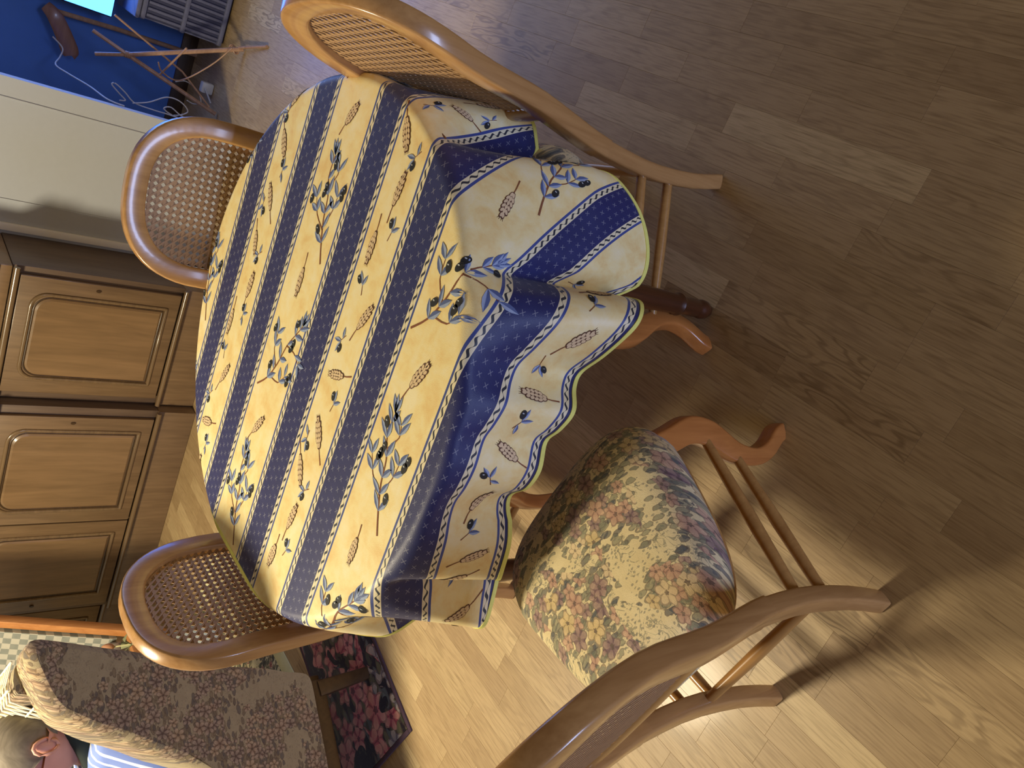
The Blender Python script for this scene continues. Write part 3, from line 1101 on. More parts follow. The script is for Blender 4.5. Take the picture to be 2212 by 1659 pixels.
def sprig(cs, ct, typ, rot=0.0, sc=1.0, seed=0):
    """olive branch about 0.2 m long, stem end towards -s"""
    rg = random.Random(seed + (5 if typ == 'A' else 9))
    tilt = (-0.27 if typ == 'A' else 0.27) + rot
    ca, sa = cos(tilt), sin(tilt)
    X = lambda x, y: (cs + (x * ca - y * 1.55 * sa) * sc, ct + (x * sa + y * 1.55 * ca) * sc)
    if typ == 'A':
        main = [(-0.115, 0.010), (-0.075, 0.004), (-0.03, 0.0), (0.012, 0.002), (0.05, -0.004), (0.09, 0.004)]
        br = [[(-0.045, 0.001), (-0.015, 0.018), (0.012, 0.026)], [(-0.05, 0.001), (-0.022, -0.018), (0.01, -0.026)], [(0.03, 0), (0.055, 0.018), (0.075, 0.018)]]
    else:
        main = [(-0.110, -0.022), (-0.07, -0.006), (-0.02, 0.002), (0.03, 0.004), (0.07, 0.012), (0.098, 0.018)]
        br = [[(-0.06, -0.003), (-0.045, 0.022), (-0.018, 0.030)], [(-0.03, 0.001), (-0.01, -0.02), (0.02, -0.028)], [(0.03, 0.004), (0.04, 0.026), (0.036, 0.044)]]
    sm = [(p[0], p[1]) for p in catmull([(x, y, 0) for x, y in main], 3)]
    stem([X(*p) for p in sm], 0.0042 * sc)
    for b in br:
        stem([X(p[0], p[1]) for p in catmull([(x, y, 0) for x, y in b], 3)], 0.0028 * sc)
    nodes = [(0, 0.20), (0, 0.32), (0, 0.45), (0, 0.62), (0, 0.78), (0, 0.92), (1, 0.6), (1, 1.0), (2, 0.6), (2, 1.0), (3, 0.6), (3, 1.0)]
    paths = [main] + br
    for k, (pi_, f) in enumerate(nodes):
        P = paths[pi_]
        q = f * (len(P) - 1); i = min(int(q), len(P) - 2); fr = q - i
        x = P[i][0] + (P[i + 1][0] - P[i][0]) * fr; y = P[i][1] + (P[i + 1][1] - P[i][1]) * fr
        ang = atan2(P[i + 1][1] - P[i][1], P[i + 1][0] - P[i][0])
        for sg in (-1, 1):
            if rg.random() < 0.93:
                p = X(x, y)
                leaf(p[0], p[1], rg.uniform(0.028, 0.040) * sc, rg.uniform(0.0100, 0.0135) * sc, ang + tilt + sg * rg.uniform(0.35, 0.95))
        if k in (1, 3, 5, 7, 9):
            p = X(x + rg.uniform(-0.004, 0.004), y + rg.choice((-1, 1)) * rg.uniform(0.008, 0.014))
            olive(p[0], p[1], 0.021 * sc, 0.0135 * sc, tilt + rg.uniform(-0.6, 0.6))
            if k in (3, 7):
                olive(p[0] + 0.014 * sc, p[1] + 0.004 * sc, 0.019 * sc, 0.0125 * sc, tilt + rg.uniform(-0.6, 0.6))
    for sg in (-0.35, 0.0, 0.4):
        p = X(*main[-1])
        leaf(p[0], p[1], 0.034 * sc, 0.010 * sc, tilt + sg)


def wheat(cs, ct, a, L=0.068, W=0.017, seed=0):
    rg = random.Random(seed)
    ca, sa = cos(a), sin(a)
    X = lambda x, y: (cs + x * ca - y * sa, ct + x * sa + y * ca)
    stem([X(-L * 0.85, 0.002), X(-L * 0.55, 0.0), X(-L * 0.3, 0)], 0.0030, 4)
    rows = 6
    for i in range(rows):
        f = (i + 0.5) / rows
        x = -L * 0.36 + f * L * 0.86
        wd = W * (sin(pi * (0.18 + 0.72 * f)) ** 0.8)
        for sg in ((-1, 0, 1) if 0 < i < rows - 1 else (-0.5, 0.5)):
            gy = sg * wd * 0.34
            gl, gw = L * 0.235, W * 0.46
            aa = a + sg * 0.35
            cx, cy = X(x, gy)
            for k, (m_, q_, lf) in enumerate(((5, 1.0, 1.0), (6, 0.68, 1.5))):
                poly([(cx + gl / 2 * q_ * cos(u) * cos(aa) - gw / 2 * q_ * sin(u) * sin(aa), cy + gl / 2 * q_ * cos(u) * sin(aa) + gw / 2 * q_ * sin(u) * cos(aa)) for u in [2 * pi * j / 8 for j in range(8)]], m_, LIFT * lf + 0.00012 * (i % 3))
    for sg in (-1, -0.4, 0.4, 1):
        p = X(L * 0.42, sg * W * 0.15)
        stem([p, (p[0] + 0.012 * cos(a + sg * 0.3), p[1] + 0.012 * sin(a + sg * 0.3))], 0.0012, 5)


def small_olive(cs, ct, a, seed=0):
    rg = random.Random(seed)
    X = lambda x, y: (cs + x * cos(a) - y * sin(a), ct + x * sin(a) + y * cos(a))
    stem([X(-0.016, 0.0), X(0.0, 0.001), X(0.010, 0.002)], 0.0020)
    leaf(*X(0.002, 0), 0.026, 0.0085, a + 0.75)
    leaf(*X(0.004, 0), 0.028, 0.0085, a - 0.25)
    if rg.random() < 0.6: leaf(*X(-0.004, 0), 0.024, 0.008, a + 2.4)
    olive(*X(0.014, -0.010), 0.0185, 0.0125, a - 0.5)


ST = 0.475
SPR = [(0.291, -0.052, 'A'), (-0.047, -0.052, 'B'), (-0.396, -0.058, 'A'), (0.630, -0.052, 'B'), (0.305, 0.416, 'B'), (-0.033, 0.410, 'A'), (-0.365, 0.412, 'B'), (0.652, 0.410, 'A'),
       (-0.047, -0.525, 'A'), (0.30, -0.53, 'B'), (-0.39, -0.53, 'B')]
for i, (s, t, ty) in enumerate(SPR):
    sprig(s, t, ty, 0.0, 1.05, i % 2)
# (s, t, angle towards +s)
WH = [(0.468, -0.056, 0.55), (0.122, -0.063, pi), (-0.226, -0.061, 0.55), (0.143, 0.416, 0.45), (-0.208, 0.409, pi), (0.500, 0.405, pi - 0.3), (0.81, -0.05, 0.5),
      (0.154, 0.208, 0.45), (0.026, 0.182, pi + 1.2), (-0.104, 0.185, 0.1 - 0.75), (-0.195, 0.158, pi - 0.6), (-0.300, 0.184, 0.15), (-0.406, 0.158, pi + 0.1), (0.390, 0.185, 0.1), (0.280, 0.157, pi), (0.489, 0.151, pi - 0.55),
      (0.62, 0.19, pi + 1.1), (0.70, 0.16, 0.2), (0.350, -0.312, pi - 0.6), (0.220, -0.302, -0.6), (0.115, -0.318, pi - 0.4), (0.014, -0.284, 0.1), (-0.091, -0.334, pi), (-0.217, -0.290, 0.45), (-0.356, -0.308, pi + 1.2), (0.45, -0.31, 0.5), (-0.48, -0.30, 0.2)]
for i, (s, t, a) in enumerate(WH):
    wheat(s, t, a, 0.070 if i % 4 else 0.060, 0.017 if i % 3 else 0.020, i)
OL = [(0.202, 0.168, -0.4), (0.089, 0.159, pi + 0.6), (-0.030, 0.199, 0.2), (-0.131, 0.148, pi), (-0.223, 0.200, pi + 0.8), (-0.368, 0.200, 0.3), (0.319, 0.203, 0.2), (0.458, 0.204, pi + 0.7), (0.56, 0.155, 0.4), (0.68, 0.215, pi),
      (0.412, -0.330, pi + 0.6), (0.290, -0.283, 0.2), (0.200, -0.330, pi), (0.094, -0.283, pi + 0.8), (-0.055, -0.280, 0.3), (-0.172, -0.323, -0.4), (-0.293, -0.337, pi + 0.6), (-0.409, -0.286, 0.2)]
for i, (s, t, a) in enumerate(OL):
    small_olive(s, t, a, i)
# the band of small motifs that hangs on the near side
NB = [(-0.46, 0.652, 'w', 0.9), (-0.40, 0.640, 'o', 2.4), (-0.34, 0.662, 'w', -1.9), (-0.265, 0.655, 'o', 1.6), (-0.205, 0.642, 'w', -2.0), (-0.14, 0.662, 'w', 1.2), (-0.085, 0.642, 'o', 0.9), (-0.02, 0.655, 'w', 0.5),
      (0.045, 0.640, 'o', -0.6), (0.10, 0.662, 'w', -1.1), (0.165, 0.645, 'o', 0.4), (0.225, 0.655, 'w', -1.7), (0.29, 0.640, 'o', 2.6), (0.355, 0.660, 'w', 0.5), (0.42, 0.645, 'o', 0.3), (0.475, 0.66, 'w', 0.9), (0.53, 0.63, 'o', 1.0)]
for i, (s, t, ty, a) in enumerate(NB):
    if ty == 'w': wheat(s, t, a, 0.060, 0.019, 40 + i)
    else: small_olive(s, t, a, 40 + i)
tag(pr.build('printed_motifs', [M_LEAFL, M_LEAFD, M_OLIVE, M_GLINT, M_STEM, M_GRAIND, M_GRAINL], cloth, smooth=True, angle=180), 'blue-leaved olive sprigs and wheat ears printed on the cloth', kind='stuff')

# ------------------------------------------------------------------ wall cabinets
def door_geometry(root, x0, x1, z0, z1, yf, knob_side=1, inset=0.075):
    """framed door with rounded top corners on its sunk panel; front plane at yf (room -Y)"""
    d = MB()
    d.bbox(((x0 + x1) / 2, yf + 0.006, (z0 + z1) / 2), (x1 - x0, 0.022, z1 - z0), 0.004)
    door = d.build('door', M_CAB, root)
    a0, a1, b0, b1 = x0 + inset, x1 - inset, z0 + 0.055, z1 - 0.055
    r = 0.062
    path = [(a0, b0), (a1, b0)]
    for i in range(9):
        q = i / 8 * pi / 2
        path.append((a1 - r + r * cos(q), b1 - r + r * sin(q)))
    for i in range(9):
        q = pi / 2 + i / 8 * pi / 2
        path.append((a0 + r + r * cos(q), b1 - r + r * sin(q)))
    # densify the straight runs so that the corners stay crisp
    full = []
    for i in range(len(path)):
        p, q = path[i], path[(i + 1) % len(path)]
        full.append(p)
        L = math.hypot(q[0] - p[0], q[1] - p[1])
        if L > 0.1:
            for f in (0.02, 0.5, 0.98):
                full.append((p[0] + (q[0] - p[0]) * f, p[1] + (q[1] - p[1]) * f))
    mo = MB()
    mo.sweep([(x, yf - 0.006, z) for x, z in full], 0.0085, 0.0075, up=(0, -1, 0), n=10, closed=True)
    mo.build('panel_moulding', M_CABT, door, angle=70)
    g = MB()
    g.sweep([(x + (0.014 if x < (a0 + a1) / 2 else -0.014), yf - 0.0052, z + (0.014 if z < (b0 + b1) / 2 else -0.014)) for x, z in full], 0.0045, 0.002, up=(0, -1, 0), n=8, closed=True)
    g.build('panel_groove', M_DARKW, door, angle=70)
    pn = MB()
    cx, cz = (a0 + a1) / 2, (b0 + b1) / 2
    sh = lambda k: [(cx + (x - cx) * (1 - k / (a1 - a0) * 2), cz + (z - cz) * (1 - k / (b1 - b0) * 2)) for x, z in full]
    o1, o2 = sh(0.018), sh(0.026)
    n = len(full)
    vs = [(x, yf - 0.0054, z) for x, z in o1] + [(x, yf - 0.0105, z) for x, z in o2] + [(cx, yf - 0.0105, cz)]
    fs = [(j, (j + 1) % n, n + (j + 1) % n, n + j) for j in range(n)] + [(n + j, n + (j + 1) % n, 2 * n) for j in range(n)]
    pn.add(vs, fs)
    pn.build('panel', M_CABP, door, angle=25)
    kx = x1 - 0.03 if knob_side > 0 else x0 + 0.03
    kn = MB()
    kn.sweep([(kx, yf - 0.004, z1 - 0.30), (kx, yf - 0.010, z1 - 0.30)], 0.006, 0.010, up=(0, 0, 1), n=10)
    kn.build('keyhole_plate', M_DARKW, door)
    return door


def cabinet(x0, x1, yf, doors, label, side=False):
    root = thing('wall_cabinet', label, 'cabinet', (0, 0, 0), 0, 'wooden wall cabinets')
    yb = 3.895
    b = MB()
    b.bbox(((x0 + x1) / 2, (yf + 0.018 + yb) / 2, 0.53), (x1 - x0, yb - yf - 0.018, 0.70), 0.003)
    b.build('body', M_CABS, root)
    p = MB()
    p.bbox(((x0 + x1) / 2, (yf + 0.004 + yb) / 2, 0.09), (x1 - x0 - 0.004, yb - yf - 0.008, 0.178), 0.003)
    p.build('plinth', M_CAB, root)
    bd = MB()
    bd.sweep([(x0 + 0.004, yf - 0.006, 0.180), (x1 - 0.004, yf - 0.006, 0.180)], 0.013, 0.011, up=(0, 0, 1), n=12)
    bd.build('base_bead', M_CABT, root)
    fr = MB()
    fr.bbox(((x0 + x1) / 2, (yf + 0.0 + yb) / 2, 0.905), (x1 - x0 - 0.002, yb - yf, 0.046), 0.004)
    fr.build('frieze', M_CABP, root)
    bd = MB()
    bd.sweep([(x0 + 0.002, yf - 0.010, 0.868), (x1 - 0.002, yf - 0.010, 0.868)], 0.011, 0.013, up=(0, 0, 1), n=12)
    bd.build('ledge_bead', M_CABT, root)
    tp = MB()
    tp.bbox(((x0 + x1) / 2, (yf - 0.018 + yb) / 2, 0.943), (x1 - x0, yb - yf + 0.018, 0.026), 0.008)
    tp.build('worktop', M_CABT, root)
    up_ = MB()
    up_.bbox(((x0 + x1) / 2, (yf + 0.12 + yb) / 2, 1.53), (x1 - x0 - 0.004, yb - yf - 0.12, 1.15), 0.004)
    up_.build('upper_body', M_CAB, root)
    for i, (a, c) in enumerate(doors):
        door_geometry(root, a, c, 0.196, 0.850, yf, 1 if i == 0 else -1)
    return root


cabinet(-2.030, -1.400, 3.520, [(-1.988, -1.432)], 'single-door brown cabinet unit, the end one beside the white wall')
cabinet(-3.262, -2.034, 3.460, [(-2.676, -2.075), (-3.225, -2.682)], 'wide double-door brown cabinet unit standing slightly forward of its neighbours')
cabinet(-3.900, -3.266, 3.520, [(-3.868, -3.300)], 'brown cabinet unit partly hidden behind the lounge chair')

# ------------------------------------------------------------------ armchair
AQ = Vector((-1.93, 1.52, 0)); AR = radians(-30)
ac = thing('armchair', 'high-backed armchair in faded floral tapestry on dark wooden legs', 'armchair', AQ, AR)


def side_panel(x0, x1):
    prof = [(-0.30, 0.224), (-0.05, 0.224), (0.04, 0.224), (0.075, 0.232), (0.090, 0.26), (0.102, 0.31), (0.135, 0.40), (0.168, 0.52), (0.185, 0.60), (0.235, 0.71), (0.270, 0.82), (0.305, 0.93), (0.318, 0.985), (0.300, 1.010), (0.262, 1.012),
            (0.205, 0.995), (0.150, 0.975), (0.108, 0.950), (0.080, 0.915), (0.045, 0.865), (0.010, 0.800), (-0.045, 0.715), (-0.105, 0.620), (-0.16, 0.575), (-0.25, 0.555), (-0.40, 0.550), (-0.515, 0.545),
            (-0.545, 0.52), (-0.550, 0.46), (-0.550, 0.34), (-0.548, 0.27), (-0.535, 0.234), (-0.50, 0.224), (-0.42, 0.224)]
    P = [(p[0], p[1]) for p in catmull([(a, b, 0) for a, b in prof], 3, closed=True)]
    n = len(P)
    cx, cz = -0.08, 0.55
    # rounded over the thickness: inset rings at the outer faces
    lev = [(x0, 0.024), (x0 + 0.010, 0.008), (x0 + 0.030, 0.0), (x1 - 0.030, 0.0), (x1 - 0.010, 0.008), (x1, 0.024)]
    vs = []
    nor = []
    for i in range(n):
        a, b = P[i - 1], P[(i + 1) % n]
        tx, tz = b[0] - a[0], b[1] - a[1]
        q = math.hypot(tx, tz) or 1
        nor.append((-tz / q, tx / q))
    # outline runs so that this normal points inwards on both kinds of winding
    area = sum(P[i][0] * P[(i + 1) % n][1] - P[(i + 1) % n][0] * P[i][1] for i in range(n))
    sg = 1 if area > 0 else -1
    for x, ins in lev:
        fz = lambda z: min(1.0, max(0.0, (z - 0.36) / 0.15))
        vs += [(x, P[i][0] + sg * nor[i][0] * ins * fz(P[i][1]), P[i][1] + sg * nor[i][1] * ins * fz(P[i][1])) for i in range(n)]
    fs = []
    for l in range(len(lev) - 1):
        for i in range(n):
            fs.append((l * n + i, l * n + (i + 1) % n, (l + 1) * n + (i + 1) % n, (l + 1) * n + i))
    mb = MB()
    vs += [(x0, cx, cz), (x1, cx, cz)]
    k = len(lev) * n
    bm = bmesh.new()
    bv = [bm.verts.new(v) for v in vs[:k]]
    for f in fs:
        bm.faces.new([bv[i] for i in f])
    f0 = bm.faces.new([bv[i] for i in range(n)]); f1 = bm.faces.new([bv[k - n + i] for i in range(n)])
    bmesh.ops.triangulate(bm, faces=[f0, f1])
    bmesh.ops.recalc_face_normals(bm, faces=list(bm.faces))
    mb.bm(bm)
    return mb


for xa, xb in ((-0.145, 0.0), (-0.735, -0.59)):
    o_ = side_panel(xa, xb).build('side_panel', M_ARMF, ac, angle=60)
    for pg in o_.data.polygons:
        if abs(pg.normal.x) > 0.995: pg.use_smooth = False
bk = MB()
bp = [(0.02, 0.36), (0.075, 0.60), (0.145, 0.80), (0.20, 0.98), (0.215, 1.01), (0.26, 1.015), (0.295, 0.99), (0.275, 0.86), (0.225, 0.70), (0.16, 0.52), (0.10, 0.32)]
bq = [(p[0], p[1]) for p in catmull([(a, b, 0) for a, b in bp], 3, closed=True)]
vs = [(-0.148, y, z) for y, z in bq] + [(-0.587, y, z) for y, z in bq]
n = len(bq)
bk.add(vs, [(i, (i + 1) % n, n + (i + 1) % n, n + i) for i in range(n)] + [tuple(range(n)), tuple(n + i for i in range(n))])
bk.build('back_cushion', M_ARMF, ac, angle=50)
sc_ = MB(); sc_.bbox((-0.3675, -0.24, 0.375), (0.438, 0.60, 0.13), 0.045)
sc_.build('seat_cushion', M_ARMF, ac, angle=60)
for nm, c, sz in (('rail', (-0.022, -0.24, 0.205), (0.030, 0.60, 0.060)), ('rail', (-0.713, -0.24, 0.205), (0.030, 0.60, 0.060)), ('rail', (-0.3675, 0.065, 0.205), (0.66, 0.030, 0.060)), ('rail', (-0.3675, -0.535, 0.205), (0.66, 0.030, 0.060))):
    r_ = MB(); r_.bbox(c, sz, 0.006)
    r_.build(nm, M_DARKW, ac)
for x, y in ((-0.028, 0.03), (-0.707, 0.03), (-0.028, -0.50), (-0.707, -0.50)):
    l = MB()
    sp = 0.02 if y > 0 else -0.01
    l.sweep([(x, y, 0.20), (x, y + sp * 0.4, 0.12), (x, y + sp, 0.0)], [0.026, 0.024, 0.020], [0.026, 0.024, 0.020], up=(1, 0, 0), n=12, sq=4)
    l.build('leg', M_DARKW, ac)

# lace over the headrest
lc = thing('lace_doily', 'cream crocheted lace hanging over the armchair headrest', 'doily', AQ, AR)
lm = MB()
def lace_pt(u, v):      # u across the chair, v front edge .. over the top
    x = -0.12 - u * 0.40
    q = v
    y = interp(q, [0, 0.5, 0.75, 1], [0.115, 0.195, 0.235, 0.29]); z = interp(q, [0, 0.5, 0.75, 1], [0.86, 1.022, 1.030, 1.018])
    return Vector((x, y - 0.012 * (1 - q), z + 0.006))
for i in range(0, 13):
    for sgn in (1, -1):
        pts = []
        for j in range(9):
            v = j / 8
            u = (i + sgn * v * 3) / 12
            if 0 <= u <= 1: pts.append(lace_pt(u, v))
        if len(pts) > 1: lm.sweep(pts, 0.0026, n=5)
for v in (0.0, 0.33, 0.66, 1.0):
    lm.sweep([lace_pt(i / 12, v) for i in range(13)], 0.0034, n=5)
tag(lm.build('lace_mesh', M_LACE, lc), kind='stuff')

# ------------------------------------------------------------------ seated person
M_SKIN = plain('skin', srgb(196, 142, 126), 0.55, 0.08, 40)
k_ = NT('striped_shirt', 0.8, 0.2)
sx_, sy_, sz_ = k_.sep(k_.coord('Object'))
st_ = k_.math('SINE', k_.math('MULTIPLY', k_.math('ADD', sx_, k_.math('MULTIPLY', sy_, 0.6)), 190.0))
k_.color(k_.mix(k_.math('GREATER_THAN', st_, 0.62), srgb(112, 132, 190), srgb(206, 212, 226)))
M_SHIRT = k_.mat
M_TROUS = plain('dark_trousers', srgb(48, 50, 62), 0.85, 0.1, 60)
M_HAIR = NT('grey_brown_hair', 0.7, 0.3)
_hv = M_HAIR.mapping(M_HAIR.coord(), scale=(90, 12, 12))
M_HAIR = M_HAIR.color(M_HAIR.mix(M_HAIR.noise(_hv, 2, 4), srgb(74, 66, 56), srgb(140, 130, 114)))
M_COLLAR = plain('dark_green_collar', srgb(34, 44, 42), 0.85, 0.1, 60)

HC = Vector((-0.30, 0.075, 0.945))       # head centre, armchair frame


def skin_body():
    V = []; E = []; R = []

    def v(p, r, parent=None):
        V.append(p); R.append(r)
        if parent is not None: E.append((parent, len(V) - 1))
        return len(V) - 1
    pel = v((-0.35, -0.04, 0.50), 0.125)
    sp1 = v((-0.34, 0.00, 0.60), 0.125, pel)
    sp2 = v((-0.33, 0.04, 0.71), 0.125, sp1)
    nk = v((-0.315, 0.07, 0.805), 0.062, sp2)
    nk2 = v((-0.308, 0.075, 0.865), 0.055, nk)
    hd = v((-0.302, 0.072, 0.915), 0.085, nk2)
    hd2 = v((-0.30, 0.075, 0.975), 0.092, hd)
    v((-0.30, 0.08, 1.02), 0.066, hd2)
    # face direction: a little towards the camera and down-left of the picture (-y)
    ns = v((-0.296, -0.012, 0.945), 0.020, hd2)
    ch = v((-0.296, -0.002, 0.872), 0.040, hd)
    for sg in (-1, 1):
        sh = v((-0.33 + sg * 0.155, 0.035, 0.755), 0.060, sp2)
        el = v((-0.34 + sg * 0.20, -0.10, 0.60), 0.046, sh)
        wr = v((-0.35 + sg * 0.13, -0.27, 0.545), 0.031, el)
        pa = v((-0.35 + sg * 0.11, -0.33, 0.535), 0.030, wr)
        for q in range(4):
            off = (q - 1.5) * 0.017
            k1 = v((-0.35 + sg * 0.105 + off, -0.37, 0.538), 0.0095, pa)
            k2 = v((-0.35 + sg * 0.100 + off, -0.40 - 0.006 * (q in (1, 2)), 0.528), 0.0088, k1)
            v((-0.35 + sg * 0.098 + off, -0.415, 0.508), 0.0078, k2)
        tb_ = v((-0.35 + sg * 0.07, -0.335, 0.530), 0.0105, wr)
        v((-0.35 + sg * 0.055, -0.365, 0.522), 0.009, tb_)
        hp = v((-0.35 + sg * 0.085, -0.08, 0.505), 0.088, pel)
        kn = v((-0.35 + sg * 0.10, -0.48, 0.50), 0.064, hp)
        an = v((-0.35 + sg * 0.10, -0.56, 0.10), 0.042, kn)
        ft = v((-0.35 + sg * 0.10, -0.62, 0.045), 0.040, an)
        v((-0.35 + sg * 0.105, -0.72, 0.034), 0.032, ft)
    me = bpy.data.meshes.new('person')
    me.from_pydata(V, E, [])
    ob = bpy.data.objects.new('person', me)
    COL.objects.link(ob)
    ob.modifiers.new('skin', 'SKIN')
    for i, r in enumerate(R):
        me.skin_vertices[0].data[i].radius = (r, r)
        me.skin_vertices[0].data[i].use_root = (i == 0)
    sb = ob.modifiers.new('sub', 'SUBSURF'); sb.levels = 2; sb.render_levels = 2
    dg = bpy.context.evaluated_depsgraph_get()
    ev = bpy.data.meshes.new_from_object(ob.evaluated_get(dg))
    bpy.data.objects.remove(ob)
    return ev


ev = skin_body()
ev.name = 'person'
ev.materials.clear(); ev.materials.append(M_SKIN)
ev.polygons.foreach_set('use_smooth', [True] * len(ev.polygons))
person = bpy.data.objects.new('person', ev)
COL.objects.link(person)
person.location = AQ
person.rotation_euler = (0, 0, AR)
tag(person, 'person in a light blue striped shirt sitting slouched in the floral armchair', 'person')


def garment(name, mat, keep, grow, pieces=1):
    bm = bmesh.new()
    bm.from_mesh(ev)
    bm.normal_update()
    dele = [f for f in bm.faces if not keep(f.calc_center_median())]
    bmesh.ops.delete(bm, geom=dele, context='FACES')
    for vv in bm.verts:
        vv.co += vv.normal * grow
    # one object per connected piece, slivers dropped
    bm.faces.ensure_lookup_table()
    seen = set(); comps = []
    for f in bm.faces:
        if f in seen: continue
        stack = [f]; comp = []
        seen.add(f)
        while stack:
            g_ = stack.pop(); comp.append(g_)
            for ed in g_.edges:
                for h_ in ed.link_faces:
                    if h_ not in seen:
                        seen.add(h_); stack.append(h_)
        comps.append(comp)
    comps.sort(key=len, reverse=True)
    for comp in comps[:pieces]:
        idx = {}; vs_ = []; fs_ = []
        for g_ in comp:
            ids = []
            for vv in g_.verts:
                if vv not in idx:
                    idx[vv] = len(vs_); vs_.append(vv.co[:])
                ids.append(idx[vv])
            fs_.append(ids)
        mb = MB(); mb.add(vs_, fs_)
        mb.build(name, mat, person, angle=180)
    bm.free()


def _arm(c): return c.y < -0.285 and 0.44 < c.z < 0.60 and abs(c.x + 0.35) < 0.2


garment('shirt', M_SHIRT, lambda c: 0.50 < c.z < 0.835 and not (c.y < -0.29) and not (c.z < 0.585 and c.y < -0.05 and abs(c.x + 0.35) < 0.15), 0.012)
garment('trousers', M_TROUS, lambda c: (c.z < 0.60 and c.z > 0.10) and not _arm(c) and not (abs(c.x + 0.35) > 0.185 and c.z > 0.5), 0.011)
garment('shoe', M_BLACK, lambda c: c.z <= 0.11, 0.008, 2)
cl = MB()
cp = []
for j in range(24):
    a = 2 * pi * j / 24
    cp.append((-0.315 + 0.078 * cos(a), 0.060 + 0.098 * sin(a), 0.832 + 0.045 * sin(a)))
cl.sweep(cp, 0.016, 0.030, up=(0, 0, 1), n=10, closed=True)
cl.build('collar', M_COLLAR, person, angle=180)
hr = MB()
nn, kk = 28, 18
vs = []
for i in range(kk + 1):
    a = pi / 2 - (i / kk) * radians(128)
    for j in range(nn):
        b = 2 * pi * j / nn
        fr_ = max(0.0, -sin(b))          # towards the face (-y)
        aa = max(a, radians(-44) + fr_ * radians(72)) if True else a
        rx, ry, rz = 0.096, 0.112, 0.108
        wob = 1 + 0.02 * sin(7 * b + 3 * aa) + 0.012 * sin(17 * b)
        vs.append((HC.x + rx * wob * cos(aa) * cos(b), HC.y + 0.012 + ry * wob * cos(aa) * sin(b), HC.z + 0.018 + rz * wob * sin(aa)))
fs = []
for i in range(kk):
    for j in range(nn):
        fs.append((i * nn + j, (i + 1) * nn + j, (i + 1) * nn + (j + 1) % nn, i * nn + (j + 1) % nn))
hr.add(vs, fs)
hr.build('hair', M_HAIR, person, angle=180)
for sg in (-1, 1):
    e_ = MB()
    e_.ball((HC.x + sg * 0.092, HC.y - 0.005, HC.z - 0.012), (0.012, 0.022, 0.034), 12, 8)
    e_.sweep([(HC.x + sg * 0.103, HC.y - 0.012 + 0.020 * cos(q), HC.z - 0.010 + 0.031 * sin(q)) for q in [i * pi / 6 for i in range(-3, 10)]], 0.0052, n=8)
    e_.build('ear', M_SKIN, person, angle=180)
    y_ = MB()
    y_.ball((HC.x + sg * 0.034, HC.y - 0.083, HC.z + 0.012), 0.013, 10, 8)
    y_.build('eye', M_WHITEP, person, angle=180)
    i_ = MB()
    i_.ball((HC.x + sg * 0.034, HC.y - 0.094, HC.z + 0.012), 0.0045, 8, 6)
    i_.build('iris', M_BLACK, person, angle=180)
mo_ = MB(); mo_.sweep([(HC.x - 0.022, HC.y - 0.088, HC.z - 0.055), (HC.x, HC.y - 0.096, HC.z - 0.053), (HC.x + 0.022, HC.y - 0.088, HC.z - 0.055)], 0.0055, n=8)
mo_.build('mouth', plain('lips', srgb(160, 92, 88), 0.5), person, angle=180)

# ------------------------------------------------------------------ rugs
def rug(name, label, cat, c, ang, L, W, mats, border, th=0.010, binding='binding'):
    root = thing(name, label, cat, (c[0], c[1], 0.0), ang)
    m_ = MB(); m_.bbox((0, 0, 0.001 + th / 2), (L - border * 2, W - border * 2, th), 0.003)
    m_.build('pile', mats[0], root)
    b_ = MB()
    z = 0.001 + th / 2
    for cx, cy, sx, sy in ((0, W / 2 - border / 2, L, border), (0, -W / 2 + border / 2, L, border), (L / 2 - border / 2, 0, border, W - 2 * border), (-L / 2 + border / 2, 0, border, W - 2 * border)):
        b_.bbox((cx, cy, z - 0.0005), (sx, sy, th * 0.9), 0.003)
    b_.build(binding, mats[1], root)
    return root


# dark mat: corner K, long side leaving K at about 74 degrees
Kc = Vector((-1.885, 1.285, 0)); e1 = Vector((cos(radians(75.5)), sin(radians(75.5)), 0)); e2 = Vector((-e1.y, e1.x, 0))
ctr = Kc + e1 * 0.36 + e2 * 0.235
rug('floor_mat', 'dark floor mat with pink roses under the armchair leg', 'mat', ctr, radians(75.5), 0.72, 0.47, (M_MATF, M_MATB), 0.016, th=0.006)
rug('area_rug', 'cream rug with small tree motifs behind the dark rose mat', 'rug', (-3.02, 2.35), 0.0, 1.44, 1.05, (M_RUGF, M_RUGB), 0.07, th=0.004, binding='border')

# ------------------------------------------------------------------ lounge chair behind the armchair
k_ = NT('grey_checked_weave', 0.9, 0.2)
cx_, cy_, cz_ = k_.sep(k_.coord('Object'))
f1 = k_.math('FRACT', k_.math('MULTIPLY', cx_, 17.0)); f2 = k_.math('FRACT', k_.math('MULTIPLY', cz_, 17.0))
a1_ = k_.math('GREATER_THAN', f1, 0.5); a2_ = k_.math('GREATER_THAN', f2, 0.5)
chk = k_.math('ABSOLUTE', k_.math('SUBTRACT', a1_, a2_))
k_.color(k_.mix(k_.math('ADD', k_.math('MULTIPLY', chk, 0.7), k_.math('MULTIPLY', k_.noise(k_.coord(), 40, 3), 0.35)), srgb(118, 124, 120), srgb(186, 182, 170)))
M_CHECK = k_.mat
lg = thing('lounge_chair', 'wood-framed lounge chair with a grey checked back cushion by the cabinets', 'lounge chair', (-2.96, 2.70, 0))
def lean(z): return 0.055 + (z - 0.34) * 0.33
